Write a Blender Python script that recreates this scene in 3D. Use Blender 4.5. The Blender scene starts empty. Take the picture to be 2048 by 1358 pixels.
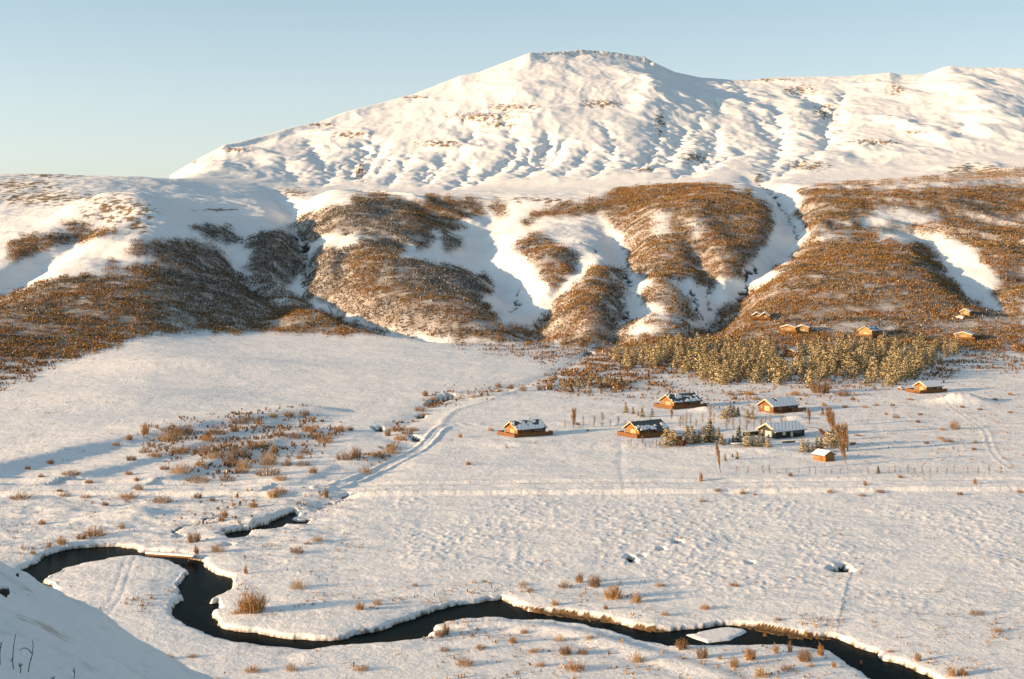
import bpy, math, random
import numpy as np

SC = bpy.context.scene
COL = SC.collection

# ------------------------------------------------------------------ camera, sky, sun, exposure
F = 2844.0          # focal length in units of 1/2048 of the frame width (50 mm on 36 mm film)
HV = 480.0          # height of the true horizon in the frame
HC = 61.0           # camera height above the valley floor (metres)
cam_d = bpy.data.cameras.new("camera")
cam_d.lens = 50.0
cam_d.sensor_width = 36.0
cam_d.shift_y = (HV - 679.0) / 2048.0
cam_d.clip_start = 0.5
cam_d.clip_end = 30000
cam = bpy.data.objects.new("camera", cam_d)
COL.objects.link(cam)
cam.location = (0, 0, HC)
cam.rotation_euler = (math.radians(90), 0, 0)
SC.camera = cam

SUN_EL = 8.6
SUN_TRAVEL = 20.0    # horizontal direction the light travels, degrees from +X towards +Y
world = bpy.data.worlds.new("World")
SC.world = world
world.use_nodes = True
wn = world.node_tree
for n in list(wn.nodes):
    wn.nodes.remove(n)
w_out = wn.nodes.new("ShaderNodeOutputWorld")
w_bg = wn.nodes.new("ShaderNodeBackground")
w_sky = wn.nodes.new("ShaderNodeTexSky")
w_sky.sky_type = 'NISHITA'
w_sky.sun_disc = False
w_sky.sun_elevation = math.radians(SUN_EL)
w_sky.sun_rotation = math.radians(270 - SUN_TRAVEL)
w_sky.altitude = 200
w_sky.air_density = 0.7
w_sky.dust_density = 0.5
w_sky.ozone_density = 3.0
w_bg.inputs["Strength"].default_value = 0.124
w_hs = wn.nodes.new("ShaderNodeHueSaturation")
w_hs.inputs["Saturation"].default_value = 0.5
w_hs.inputs["Value"].default_value = 1.0
w_mul = wn.nodes.new("ShaderNodeMix"); w_mul.data_type = 'RGBA'; w_mul.blend_type = 'MULTIPLY'
w_mul.inputs[0].default_value = 1.0
w_mul.inputs[7].default_value = (0.96, 1.04, 0.97, 1)
wn.links.new(w_sky.outputs[0], w_hs.inputs["Color"])
wn.links.new(w_hs.outputs[0], w_mul.inputs[6])
# the sky on the sun's side is a little brighter and warmer low down than the side turned away
w_tc = wn.nodes.new("ShaderNodeTexCoord"); w_sep = wn.nodes.new("ShaderNodeSeparateXYZ")
wn.links.new(w_tc.outputs["Generated"], w_sep.inputs[0])
w_mx = wn.nodes.new("ShaderNodeMapRange"); w_mx.inputs[1].default_value = -.4; w_mx.inputs[2].default_value = .4
w_mx.inputs[3].default_value = 1.0; w_mx.inputs[4].default_value = .74
w_mz = wn.nodes.new("ShaderNodeMapRange"); w_mz.inputs[1].default_value = .04; w_mz.inputs[2].default_value = .17
wn.links.new(w_sep.outputs[0], w_mx.inputs[0]); wn.links.new(w_sep.outputs[2], w_mz.inputs[0])
w_t = wn.nodes.new("ShaderNodeMix"); w_t.data_type = 'RGBA'
w_t.inputs[6].default_value = (1.27, 1.04, .93, 1); w_t.inputs[7].default_value = (.96, 1.0, .97, 1)
wn.links.new(w_mz.outputs[0], w_t.inputs[0])
w_v = wn.nodes.new("ShaderNodeVectorMath"); w_v.operation = 'SCALE'
wn.links.new(w_t.outputs[2], w_v.inputs[0]); wn.links.new(w_mx.outputs[0], w_v.inputs["Scale"])
w_m2 = wn.nodes.new("ShaderNodeMix"); w_m2.data_type = 'RGBA'; w_m2.blend_type = 'MULTIPLY'; w_m2.inputs[0].default_value = 1
wn.links.new(w_mul.outputs[2], w_m2.inputs[6]); wn.links.new(w_v.outputs[0], w_m2.inputs[7])
w_up = wn.nodes.new("ShaderNodeMapRange"); w_up.inputs[1].default_value = .25; w_up.inputs[2].default_value = .8
w_up.inputs[3].default_value = 1.0; w_up.inputs[4].default_value = 1.35  # boost added to the unseen sky overhead, for more light on the snow
w_v2 = wn.nodes.new("ShaderNodeVectorMath"); w_v2.operation = 'SCALE'
wn.links.new(w_sep.outputs[2], w_up.inputs[0]); wn.links.new(w_up.outputs[0], w_v2.inputs["Scale"])
wn.links.new(w_m2.outputs[2], w_v2.inputs[0]); wn.links.new(w_v2.outputs[0], w_bg.inputs[0])
wn.links.new(w_bg.outputs[0], w_out.inputs[0])

sun_d = bpy.data.lights.new("sun", 'SUN')
sun_d.energy = 4.9
sun_d.angle = math.radians(0.55)
sun_d.color = (1.0, 0.635, 0.33)
sun = bpy.data.objects.new("sun", sun_d)
COL.objects.link(sun)
sun.location = (-200, -50, 200)
sun.rotation_euler = (math.radians(90 - SUN_EL), 0, math.radians(SUN_TRAVEL - 90))

SC.view_settings.view_transform = 'Standard'
SC.view_settings.look = 'None'
SC.view_settings.gamma = 1.0
SC.view_settings.exposure = 1.04
SC.render.engine = 'CYCLES'
SC.cycles.max_bounces = 5
SC.cycles.diffuse_bounces = 3
SC.cycles.glossy_bounces = 2

rng = np.random.default_rng(7)
random.seed(7)

# ------------------------------------------------------------------ helpers
def tag(o, label=None, cat=None, group=None, kind=None):
    if label: o["label"] = label
    if cat: o["category"] = cat
    if group: o["group"] = group
    if kind: o["kind"] = kind
    return o

def mesh_np(name, verts, faces, mat=None, parent=None, smooth=False, col=None, attrs=None):
    """verts (n,3); faces (m,3) or (m,4) arrays, or a list of tuples"""
    me = bpy.data.meshes.new(name)
    if isinstance(faces, np.ndarray):
        k = faces.shape[1]
        m = len(faces)
        me.vertices.add(len(verts))
        me.vertices.foreach_set("co", np.ascontiguousarray(verts, dtype=np.float32).ravel())
        me.loops.add(m * k)
        me.loops.foreach_set("vertex_index", np.ascontiguousarray(faces, dtype=np.int32).ravel())
        me.polygons.add(m)
        me.polygons.foreach_set("loop_start", np.arange(0, m * k, k, dtype=np.int32))
        me.polygons.foreach_set("loop_total", np.full(m, k, dtype=np.int32))
        me.update(calc_edges=True)
    else:
        me.from_pydata([tuple(map(float, v)) for v in verts], [], faces)
    if smooth:
        me.polygons.foreach_set("use_smooth", np.ones(len(me.polygons), dtype=bool))
    if col is not None:      # one colour per vertex
        a = me.color_attributes.new("col", 'FLOAT_COLOR', 'POINT')
        c = np.ones((len(verts), 4), dtype=np.float32)
        c[:, :3] = col
        a.data.foreach_set("color", c.ravel())
    if attrs:
        for k2, v2 in attrs.items():
            a = me.attributes.new(k2, 'FLOAT', 'POINT')
            a.data.foreach_set("value", np.ascontiguousarray(v2, dtype=np.float32).ravel())
    if mat: me.materials.append(mat)
    o = bpy.data.objects.new(name, me)
    COL.objects.link(o)
    if parent: o.parent = parent
    return o

def empty(name, loc, rz=0.0, scale=1.0):
    o = bpy.data.objects.new(name, None)
    COL.objects.link(o)
    o.location = loc
    o.rotation_euler = (0, 0, rz)
    o.scale = (scale,) * 3
    o.empty_display_size = 0.3
    return o

# ---- noise
def _hash(ix, iy, seed):
    h = (ix.astype(np.int64) * 374761393 + iy.astype(np.int64) * 668265263 + seed * 1442695041) & 0xFFFFFFFF
    h = ((h ^ (h >> 13)) * 1274126177) & 0xFFFFFFFF
    h = (h ^ (h >> 16)) & 0xFFFFFFFF
    return h.astype(np.float64) / 4294967295.0

def gnoise(x, y, seed=0):
    ix = np.floor(x); iy = np.floor(y)
    fx = x - ix; fy = y - iy
    ux = fx * fx * fx * (fx * (fx * 6 - 15) + 10)
    uy = fy * fy * fy * (fy * (fy * 6 - 15) + 10)
    out = 0
    for dx in (0, 1):
        for dy in (0, 1):
            a = _hash(ix + dx, iy + dy, seed) * 2 * np.pi
            g = np.cos(a) * (fx - dx) + np.sin(a) * (fy - dy)
            out = out + g * (ux if dx else 1 - ux) * (uy if dy else 1 - uy)
    return out * 1.5

def fbm(x, y, oct=4, seed=0, gain=0.5, lac=2.03):
    s = 0; a = 1.0; t = 0
    for i in range(oct):
        s = s + a * gnoise(x * lac ** i + 17.3 * i, y * lac ** i - 9.1 * i, seed + i)
        t += a; a *= gain
    return s / t

def sstep(a, b, x):
    t = np.clip((x - a) / (b - a), 0, 1)
    return t * t * (3 - 2 * t)

# ------------------------------------------------------------------ terrain: broad form
us = np.arange(-520, 2572, 2.3)
rows = [3.0]
while rows[-1] < 150: rows.append(rows[-1] * 1.018 + 0.12)
while rows[-1] < 330: rows.append(rows[-1] + 1.15 * rows[-1] ** 2 / (HC * F))
while rows[-1] < 680: rows.append(rows[-1] + 1.5 * rows[-1] ** 2 / (HC * F))
while rows[-1] < 1700: rows.append(rows[-1] + 1.7)
while rows[-1] < 3050: rows.append(rows[-1] + 3.4)
while rows[-1] < 6500: rows.append(rows[-1] * 1.035)
Ys = np.array(rows)
U, Y = np.meshgrid(us, Ys)
X = (U - 1024.0) / F * Y
NR, NC = U.shape

def I(pts, u):
    a = np.array(pts, float)
    return np.interp(u, a[:, 0], a[:, 1])
SKY = [(-520, 352), (0, 352), (300, 352), (340, 351), (390, 322), (450, 291), (520, 275), (580, 258), (640, 245), (690, 226),
       (760, 208), (830, 190), (880, 170), (920, 155), (960, 147), (1000, 131), (1030, 120), (1060, 108), (1130, 106),
       (1165, 102), (1220, 106), (1290, 117), (1310, 128), (1350, 147), (1400, 157), (1460, 162), (1500, 163), (1560, 157),
       (1620, 156), (1700, 155), (1760, 150), (1780, 148), (1800, 152), (1850, 152), (1880, 142), (1900, 138), (1950, 140),
       (2000, 138), (2048, 140), (2300, 170), (2572, 200)]
def zat(v, y): return HC + (HV - v) * y / F
u1 = us
L = []       # list of (Y(u), Z(u))
st = [-520, 0, 200, 300, 400, 500, 600, 700, 800, 1024, 1200, 1400, 1600, 1800, 2048, 2572]
def line(yv, vv): 
    y = np.interp(u1, st, yv); v = np.interp(u1, st, vv); L.append((y, zat(v, y)))
# foot of the hills
line([600, 670, 740, 780, 830, 850, 850, 850, 850, 830, 790, 770, 760, 770, 760, 750],
     [760, 742, 700, 678, 668, 667, 668, 668, 668, 682, 697, 703, 702, 694, 702, 702])
# mid slope
line([860, 880, 900, 915, 935, 945, 950, 950, 950, 950, 940, 930, 920, 920, 920, 920],
     [610, 590, 575, 568, 575, 590, 605, 595, 580, 590, 590, 590, 570, 560, 570, 570])
# shoulder
line([1060, 1060, 1080, 1090, 1100, 1110, 1110, 1110, 1110, 1120, 1120, 1120, 1100, 1100, 1120, 1120],
     [490, 480, 462, 462, 480, 500, 520, 490, 470, 480, 480, 455, 460, 460, 470, 470])
# lip of the bench
line([1260, 1260, 1300, 1320, 1340, 1340, 1340, 1260, 1250, 1270, 1280, 1280, 1290, 1310, 1340, 1340],
     [398, 396, 385, 395, 408, 425, 435, 405, 394, 394, 388, 370, 373, 366, 352, 348])
# foot of the mountain, crest of the low hill on the left
line([1500, 1500, 1520, 1560, 1640, 1700, 1720, 1700, 1660, 1650, 1620, 1600, 1600, 1620, 1650, 1650],
     [344, 344, 346, 350, 356, 366, 374, 380, 385, 382, 377, 365, 364, 354, 336, 330])
yE, zE = L[-1]
yH = I([(-520, 2000), (340, 2000), (600, 2300), (900, 2600), (1180, 2800), (1500, 2900), (2048, 2700), (2572, 2600)], u1)
zH = zat(I(SKY, u1), yH)
zH = np.where(u1 < 340, np.minimum(zH, zE * 1.0), zH)
cl = I([(1050, 0), (1075, 5), (1130, 8), (1150, 14), (1180, 10), (1240, 12), (1296, 12), (1308, 0)], u1)
lowleft = 1 - sstep(330, 420, u1)
for t, s in ((0.22, 0.17), (0.45, 0.42), (0.7, 0.70), (0.86, 0.865)):
    L.append((yE + (yH - yE) * t, zE + (zH - zE) * s - lowleft * 4))
L.append((yH - 46, zH - 3 - cl * 0.9))
L.append((yH - 40 + 0 * cl, zH - 2 - cl * 0.9))
L.append((yH - 26, zH - 0.8))
L.append((yH, zH))
L.append((yH + 400, zH - 40)); L.append((yH + 1400, zH * 0.4)); L.append((yH + 6000, zH * 0 + 10))
y0 = 560 + 0 * u1
L = [(u1 * 0 - 10, u1 * 0.0), (np.minimum(y0, L[0][0] - 120), u1 * 0.0)] + L
LY = np.array([a for a, b in L]); LZ = np.array([b for a, b in L])
Z = np.empty_like(Y)
for j in range(NC):
    ly = LY[:, j]; lz = LZ[:, j]
    Z[:, j] = np.interp(Ys, ly, lz)
# soften the profile along the line of sight and across it (not at the summit cliff)
def blur0(A, n, axis):
    k = np.ones(2 * n + 1) / (2 * n + 1)
    P = np.pad(A, [(n, n), (0, 0)] if axis == 0 else [(0, 0), (n, n)], mode='edge')
    c = np.cumsum(P, axis=axis)
    if axis == 0:
        c = np.vstack([np.zeros((1, c.shape[1])), c]); return (c[2 * n + 1:] - c[:-2 * n - 1]) / (2 * n + 1)
    c = np.hstack([np.zeros((c.shape[0], 1)), c]); return (c[:, 2 * n + 1:] - c[:, :-2 * n - 1]) / (2 * n + 1)
Zs = Z
for _ in range(2):
    Zs = blur0(blur0(Zs, 22, 0), 16, 1)
keep = sstep(-170, -90, Y - yH[None, :])
Z = Zs * (1 - keep) + Z * keep
del Zs
V0 = HV - (Z - HC) * F / Y

def hit_on(Zg, u, v, ymin=150.0, ymax=3200.0):
    c = (u - us[0]) / 2.3
    c0 = int(np.clip(math.floor(c), 0, NC - 2)); f = c - c0
    z = Zg[:, c0] * (1 - f) + Zg[:, c0 + 1] * f
    vv = HV - (z - HC) * F / Ys
    i0 = int(np.searchsorted(Ys, ymin)); i1 = int(np.searchsorted(Ys, ymax))
    k = np.nonzero(vv[i0:i1] <= v)[0]
    if len(k) == 0: i = i1 - 1; t = 0
    else:
        i = i0 + k[0]
        if i == i0: t = 0
        else:
            a = vv[i - 1]; b = vv[i]; t = (v - a) / (b - a) if a != b else 0; i -= 1
    y = Ys[i] + (Ys[i + 1] - Ys[i]) * t
    zz = z[i] + (z[i + 1] - z[i]) * t
    return ((u - 1024) / F * y, y, zz)
Zbase = Z.copy()
def W(u, v): return hit_on(Zbase, u, v)[:2]
def z_at(x, y, Zg=None):
    Zg = Zfinal if Zg is None else Zg
    u = 1024 + F * x / y
    c = np.clip((u - us[0]) / 2.3, 0, NC - 1.001); c0 = int(c); fc = c - c0
    r = int(np.clip(np.searchsorted(Ys, y) - 1, 0, NR - 2)); fr = (y - Ys[r]) / (Ys[r + 1] - Ys[r])
    return ((Zg[r, c0] * (1 - fc) + Zg[r, c0 + 1] * fc) * (1 - fr) + (Zg[r + 1, c0] * (1 - fc) + Zg[r + 1, c0 + 1] * fc) * fr)

def seg_dist(px, py, P):
    """distance to a polyline, position along it 0..1, and the side"""
    best = np.full(px.shape, 1e9); tt = np.zeros(px.shape); side = np.zeros(px.shape)
    n = len(P) - 1
    for i in range(n):
        ax, ay = P[i]; bx, by = P[i + 1]
        dx, dy = bx - ax, by - ay
        l2 = dx * dx + dy * dy + 1e-9
        t = np.clip(((px - ax) * dx + (py - ay) * dy) / l2, 0, 1)
        d = np.hypot(px - ax - t * dx, py - ay - t * dy)
        m = d < best
        best = np.where(m, d, best); tt = np.where(m, (i + t) / n, tt)
        side = np.where(m, np.sign(dx * (py - ay) - dy * (px - ax)), side)
    return best, tt, side

def window(P, pad):
    P = np.array(P)
    y0_, y1_ = P[:, 1].min() - pad, P[:, 1].max() + pad
    r0, r1 = np.searchsorted(Ys, [y0_, y1_])
    r1 = min(r1 + 1, NR)
    uu = [1024 + F * (x + s) / max(y + t, 5) for x, y in P for s in (-pad, pad) for t in (-pad, pad)]
    c0 = int(np.clip((min(uu) - us[0]) / 2.3, 0, NC - 1)); c1 = int(np.clip((max(uu) - us[0]) / 2.3 + 2, 1, NC))
    return slice(r0, r1), slice(c0, c1)

def carve(pts, depth, w, taper=(1, 1), power=2.0, world=False, wob=0.25, mode='gauss'):
    """valley (depth>0) or ridge (depth<0) along a line of frame points laid on the ground"""
    P = pts if world else [W(*p) for p in pts]
    sl = window(P, w * 3.2)
    if sl[0].start >= sl[0].stop or sl[1].start >= sl[1].stop: return
    x = X[sl]; y = Y[sl]
    wx = x + wob * w * fbm(x / (w * 2), y / (w * 2), 2, 91) * 2
    wy = y + wob * w * fbm(x / (w * 2), y / (w * 2), 2, 97) * 2
    d, t, s = seg_dist(wx, wy, P)
    tp = np.interp(t, [0, 0.15, 0.85, 1], [taper[0], 1, 1, taper[1]])
    if mode == 'v':
        g = np.exp(-np.abs(d / w) ** 1.15)
    else:
        g = np.exp(-(d / w) ** power)
    Z[sl] -= depth * tp * g

def mound(u, v, rx, ry, h, rot=0.0, p=1.0):
    cx, cy = W(u, v)
    r = max(rx, ry)
    sl = window([(cx, cy)], r * 2.6)
    x = X[sl] - cx; y = Y[sl] - cy
    c, s = math.cos(rot), math.sin(rot)
    a = (x * c + y * s) / rx; b = (-x * s + y * c) / ry
    g = np.exp(-(a * a + b * b) ** p)
    Z[sl] += h * g

# ---- big relief, foothills
carve([(235, 405), (285, 422), (308, 445), (295, 475), (245, 505), (190, 530)], -10, 46, (.05, .3))
carve([(650, 400), (660, 440), (665, 485)], -11, 42, (.3, .3))
carve([(935, 395), (925, 440), (900, 490)], 10, 50, (.2, .4))
carve([(700, 505), (700, 540), (720, 590)], -8, 38, (.3, .3))
mound(235, 440, 60, 120, 9)
mound(560, 500, 30, 55, 9); mound(455, 505, 34, 50, 7, -0.4); 
mound(740, 570, 45, 55, 5); mound(860, 580, 50, 60, 5, -0.5); mound(900, 630, 55, 28, 7); mound(700, 500, 40, 40, 6)
mound(650, 555, 24, 60, 6); mound(1110, 520, 26, 60, 9, -0.6); mound(1060, 480, 22, 40, 6, -.3)
mound(1190, 580, 30, 60, 13); mound(1170, 640, 30, 40, 9); mound(1325, 590, 24, 40, 9, -.3)
mound(1400, 440, 60, 90, 9); mound(1310, 450, 14, 70, 4); mound(1395, 460, 14, 70, 4); mound(1320, 520, 40, 50, 6)
mound(1465, 530, 22, 50, 6); mound(1320, 652, 40, 18, 5); mound(250, 580, 90, 60, 6); mound(660, 640, 60, 26, 4)
mound(1700, 570, 90, 80, 8); mound(2010, 520, 35, 60, 7); mound(1700, 420, 70, 50, 6); mound(1880, 400, 70, 40, 5)
carve([(545, 372), (575, 410), (590, 450), (607, 500), (600, 550), (610, 590), (690, 630), (800, 655), (900, 676)], 13, 15, (0.1, 0.25))
carve([(470, 440), (480, 500), (500, 560), (560, 620), (520, 660)], 6, 12, (0.2, 0.3))
carve([(400, 450), (440, 500), (480, 545), (520, 575)], 5, 9, (.3, .4))
carve([(1000, 395), (960, 440), (945, 500), (1000, 560), (1040, 610), (1075, 655), (1150, 690)], 9, 20, (0.2, 0.1))
carve([(1075, 655), (1110, 600), (1160, 560), (1150, 520)], 6, 10, (0.6, 0.2))
carve([(700, 480), (690, 530), (680, 580), (660, 610)], 5, 10, (.3, .5))
carve([(820, 480), (900, 510), (980, 520), (1040, 590)], 5, 16, (.2, .5))
carve([(1200, 430), (1235, 480), (1250, 530), (1258, 580), (1262, 620), (1235, 665), (1210, 690)], 9, 13, (0.2, 0.3))
carve([(1500, 352), (1560, 385), (1592, 440), (1560, 500), (1500, 545), (1488, 580), (1425, 640), (1405, 668)], 13, 15, (0.2, 0.3))
carve([(1380, 500), (1415, 560), (1425, 610), (1422, 645)], 6, 9, (.2, .6))
carve([(1355, 580), (1385, 610), (1420, 642)], 4, 6, (.3, .6))
carve([(1790, 440), (1850, 470), (1885, 520), (1945, 585), (2010, 632)], 8, 16, (0.1, 0.2))
carve([(2048, 560), (1990, 575), (1960, 600)], 4, 12)
carve([(245, 455), (180, 470), (120, 505), (60, 545), (0, 580), (-90, 620)], 9, 18, (0.2, 0.6))
carve([(1600, 468), (1650, 454), (1750, 448), (1870, 458), (2048, 492), (2200, 520)], -4.5, 8, (0.3, 1))
carve([(1600, 400), (1760, 410), (1900, 425), (2048, 455)], -3.5, 9, (0.3, 1))
carve([(1590, 378), (1750, 378), (1900, 372), (2060, 360)], -3, 10, (.2, 1))
carve([(700, 388), (830, 396), (960, 420), (940, 445)], -3, 8)
carve([(690, 515), (720, 480), (800, 475), (870, 500)], -4, 8)
mound(1410, 225, 150, 130, 15); mound(1330, 190, 60, 80, 8)
# ---- mountain gullies
MG = [
 ([(730, 272), (724, 314), (698, 357)], 13, 20), ([(612, 275), (644, 326), (655, 345)], 8, 16),
 ([(769, 283), (745, 315), (714, 353)], 9, 12), ([(784, 305), (760, 335), (737, 356)], 8, 11), ([(859, 328), (843, 360)], 8, 12),
 ([(940, 322), (933, 352), (905, 378)], 9, 12), ([(1030, 280), (1026, 310), (980, 349)], 11, 12), ([(1058, 285), (1054, 315), (1015, 345)], 10, 11),
 ([(1100, 272), (1085, 318), (1042, 352)], 12, 13), ([(1092, 262), (1097, 282), (1056, 326)], 8, 10), ([(1133, 270), (1118, 300), (1085, 338)], 11, 13),
 ([(1180, 290), (1160, 320), (1120, 350)], 8, 12), ([(1230, 280), (1215, 320), (1180, 355)], 9, 14),
 ([(1327, 240), (1317, 285), (1287, 316), (1246, 332)], 12, 16), ([(1363, 250), (1358, 285), (1307, 340)], 12, 15), ([(1435, 255), (1420, 300), (1353, 354)], 15, 17),
 ([(1512, 290), (1440, 316), (1379, 350)], 9, 14), ([(1425, 205), (1440, 245)], 9, 14), ([(1588, 170), (1624, 198), (1660, 234), (1650, 270), (1660, 300)], 15, 22),
 ([(1542, 205), (1558, 249), (1563, 290), (1530, 345)], 11, 18), ([(1936, 240), (1915, 275)], 8, 14), ([(1690, 180), (1665, 230)], 8, 14),
 ([(1480, 180), (1500, 230), (1560, 290)], 8, 16), ([(960, 250), (930, 290), (890, 330)], 8, 20), ([(1000, 240), (1040, 285)], 7, 16),
 ([(690, 320), (660, 352), (640, 372)], 7, 12), ([(820, 300), (800, 340), (770, 372)], 7, 12), ([(560, 320), (600, 360)], 6, 16),
 ([(1270, 340), (1300, 310), (1330, 300)], 6, 10), ([(1640, 300), (1560, 345), (1520, 360)], 8, 14), ([(1390, 190), (1400, 240), (1395, 280)], 7, 18),
 ([(890, 300), (880, 330), (850, 370)], 7, 10), ([(990, 330), (950, 368)], 6, 9), ([(1200, 240), (1230, 280)], 6, 14)]
for pts, dpt, w in MG:
    carve(pts, dpt * 0.62, w * .8, (0.25, 0.35), power=1.2, wob=0.6)
# mountain ridges and shoulders
for pts, h, w in [([(1895, 140), (1935, 185), (1990, 235), (2040, 290)], 19, 44), ([(1760, 235), (1850, 262), (1930, 292)], 14, 26),
                  ([(1250, 140), (1330, 200), (1360, 240)], 13, 40), ([(480, 300), (560, 320), (640, 335)], 12, 34), ([(400, 330), (470, 345)], 7, 26),
                  ([(900, 240), (980, 238), (1070, 232), (1200, 212)], 9, 24), ([(850, 290), (900, 288), (970, 300)], 9, 20), ([(1260, 225), (1330, 228)], 9, 18),
                  ([(600, 262), (700, 265), (740, 272)], 7, 24), ([(1560, 325), (1640, 315), (1750, 292), (1850, 318)], 8, 30), ([(1850, 345), (1960, 330), (2048, 345)], 7, 18),
                  ([(1000, 170), (1060, 200)], 8, 40), ([(1700, 170), (1800, 175), (1850, 200)], 10, 34), ([(1450, 185), (1520, 200)], 10, 30), ([(1600, 200), (1590, 230)], 8, 24),
                  ([(1330, 150), (1400, 190), (1440, 230)], 13, 26), ([(1400, 165), (1470, 200), (1520, 250)], 12, 26), ([(1450, 170), (1540, 205)], 9, 22), ([(1300, 160), (1310, 210), (1290, 240)], 10, 24), ([(1370, 210), (1400, 250)], 8, 22)]:
    carve(pts, -h * (1.0 if h > 20 else .55), w, (0.3, 0.3), wob=0.6)

# ---- noise relief
mt = sstep(1550, 1900, Y) * (1 - sstep(-90, -15, Y - yH[None, :])) * sstep(330, 430, U)
hl = sstep(850, 1000, Y) * (1 - sstep(1500, 1700, Y))
warpx = 30 * fbm(X / 220, Y / 220, 2, 5); warpy = 30 * fbm(X / 220, Y / 220, 2, 6)
r = 1 - np.abs(fbm((X + warpx) / 80, (Y + warpy) / 230, 4, 11, 0.5))* 2.2
Z += mt * 3.0 * (r - 0.5)
r = 1 - np.abs(fbm((X + warpx * .7) / 30, (Y + warpy) / 110, 3, 12, 0.5))* 2.2
Z += mt * .45 * (r - 0.5)
Z += mt * .7 * fbm(X / 18, Y / 18, 4, 15, 0.65)
Z += hl * (3.0 * fbm(X / 70, Y / 80, 4, 21) + 1.0 * fbm(X / 18, Y / 18, 3, 25))
del warpx, warpy, r

# ------------------------------------------------------------------ regions of the ground, laid out on a map
RW, RH = 1024, 680
gx, gy = np.meshgrid(np.arange(RW) * 2.0 + 1, np.arange(RH) * 2.0 + 1)
def raster(polys, blur=3, rough=0.0, seed=1):
    M = np.zeros((RH, RW))
    qx = gx + rough * fbm(gx / 26, gy / 16, 3, seed); qy = gy + rough * 0.7 * fbm(gx / 26, gy / 16, 3, seed + 50)
    for P, val in polys:
        P = np.array(P, float)
        ins = np.zeros(M.shape, bool)
        x0, y0_ = P[:, 0], P[:, 1]
        for i in range(len(P)):
            ax, ay = P[i]; bx, by = P[(i + 1) % len(P)]
            c = (ay > qy) != (by > qy)
            if ay != by:
                ins ^= c & (qx < (bx - ax) * (qy - ay) / (by - ay) + ax)
        M[ins] = val
    for _ in range(2):
        if blur: M = blur0(blur0(M, blur, 0), blur, 1)
    return M
def sample(M, u, v):
    a = np.clip(u / 2 - 0.5, 0, RW - 1.01); b = np.clip(v / 2 - 0.5, 0, RH - 1.01)
    i = a.astype(int); j = b.astype(int); fa = a - i; fb = b - j
    return ((M[j, i] * (1 - fa) + M[j, i + 1] * fa) * (1 - fb) + (M[j + 1, i] * (1 - fa) + M[j + 1, i + 1] * fa) * fb)

VEG = [
 ([(-2, 592), (60, 575), (130, 555), (205, 548), (215, 525), (262, 533), (310, 525), (255, 500), (290, 482), (390, 478), (440, 500), (470, 545), (520, 558), (560, 575), (600, 595), (640, 618), (740, 652), (850, 670), (700, 666), (560, 662), (400, 666), (330, 664), (270, 677), (180, 706), (90, 720), (-2, 724)], .95),
 ([(20, 480), (60, 470), (150, 470), (125, 450), (150, 440), (180, 455), (240, 460), (230, 472), (160, 482), (110, 492), (40, 522), (18, 515)], .9),
 ([(490, 492), (520, 463), (560, 463), (597, 482), (607, 512), (600, 545), (580, 572), (520, 560), (495, 545), (500, 515)], 1),
 ([(380, 455), (410, 448), (450, 455), (482, 475), (472, 492), (430, 478), (410, 470)], .9),
 ([(580, 458), (610, 425), (700, 405), (710, 392), (760, 388), (820, 400), (870, 395), (960, 400), (968, 432), (920, 440), (935, 460), (860, 465), (872, 492), (820, 495), (740, 470), (660, 465), (620, 492), (590, 470)], .95),
 ([(880, 475), (925, 472), (930, 498), (890, 500)], .8),
 ([(605, 602), (610, 540), (630, 500), (660, 490), (685, 500), (720, 478), (790, 480), (815, 502), (790, 515), (830, 520), (880, 530), (970, 550), (988, 582), (975, 597), (900, 592), (962, 602), (1000, 642), (1060, 656), (1120, 672), (1190, 692), (1100, 684), (980, 682), (860, 672), (780, 652), (700, 632), (640, 605)], .95),
 ([(985, 405), (1000, 395), (1022, 430), (1000, 438), (980, 418)], .8),
 ([(1030, 450), (1060, 430), (1100, 412), (1170, 405), (1210, 390), (1260, 375), (1330, 368), (1410, 370), (1480, 378), (1540, 410), (1548, 450), (1530, 490), (1500, 522), (1480, 562), (1440, 547), (1420, 580), (1385, 557), (1375, 550), (1330, 565), (1260, 545), (1250, 500), (1240, 460), (1200, 430), (1170, 425), (1120, 440), (1090, 430), (1060, 448)], .95),
 ([(1020, 492), (1060, 465), (1092, 470), (1120, 495), (1152, 505), (1150, 540), (1110, 582), (1090, 560), (1060, 522)], .85),
 ([(1068, 652), (1120, 592), (1180, 540), (1222, 530), (1250, 545), (1255, 602), (1240, 652), (1200, 688), (1130, 690), (1090, 668)], .95),
 ([(1268, 592), (1300, 560), (1340, 557), (1372, 590), (1387, 612), (1402, 642), (1370, 642), (1320, 620)], .9),
 ([(1238, 657), (1300, 630), (1402, 657), (1420, 650), (1380, 692), (1240, 694), (1190, 702)], .9),
 ([(1418, 652), (1450, 610), (1540, 560), (1592, 500), (1622, 467), (1700, 445), (1840, 460), (1872, 502), (1892, 542), (1942, 602), (2050, 642), (2050, 704), (1930, 698), (1300, 700), (1380, 690)], .97),
 ([(1587, 380), (1680, 372), (1760, 385), (1900, 376), (1960, 360), (2050, 352), (2050, 655), (2000, 612), (1975, 577), (2002, 560), (1950, 500), (1900, 470), (1870, 472), (1800, 470), (1760, 442), (1740, 432), (1680, 447), (1620, 462), (1590, 432), (1607, 402)], .95),
 ([(1660, 372), (1700, 355), (1760, 362), (1830, 352), (1900, 350), (2000, 330), (2050, 330), (2050, 370), (1800, 385)], .3),
]
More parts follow.
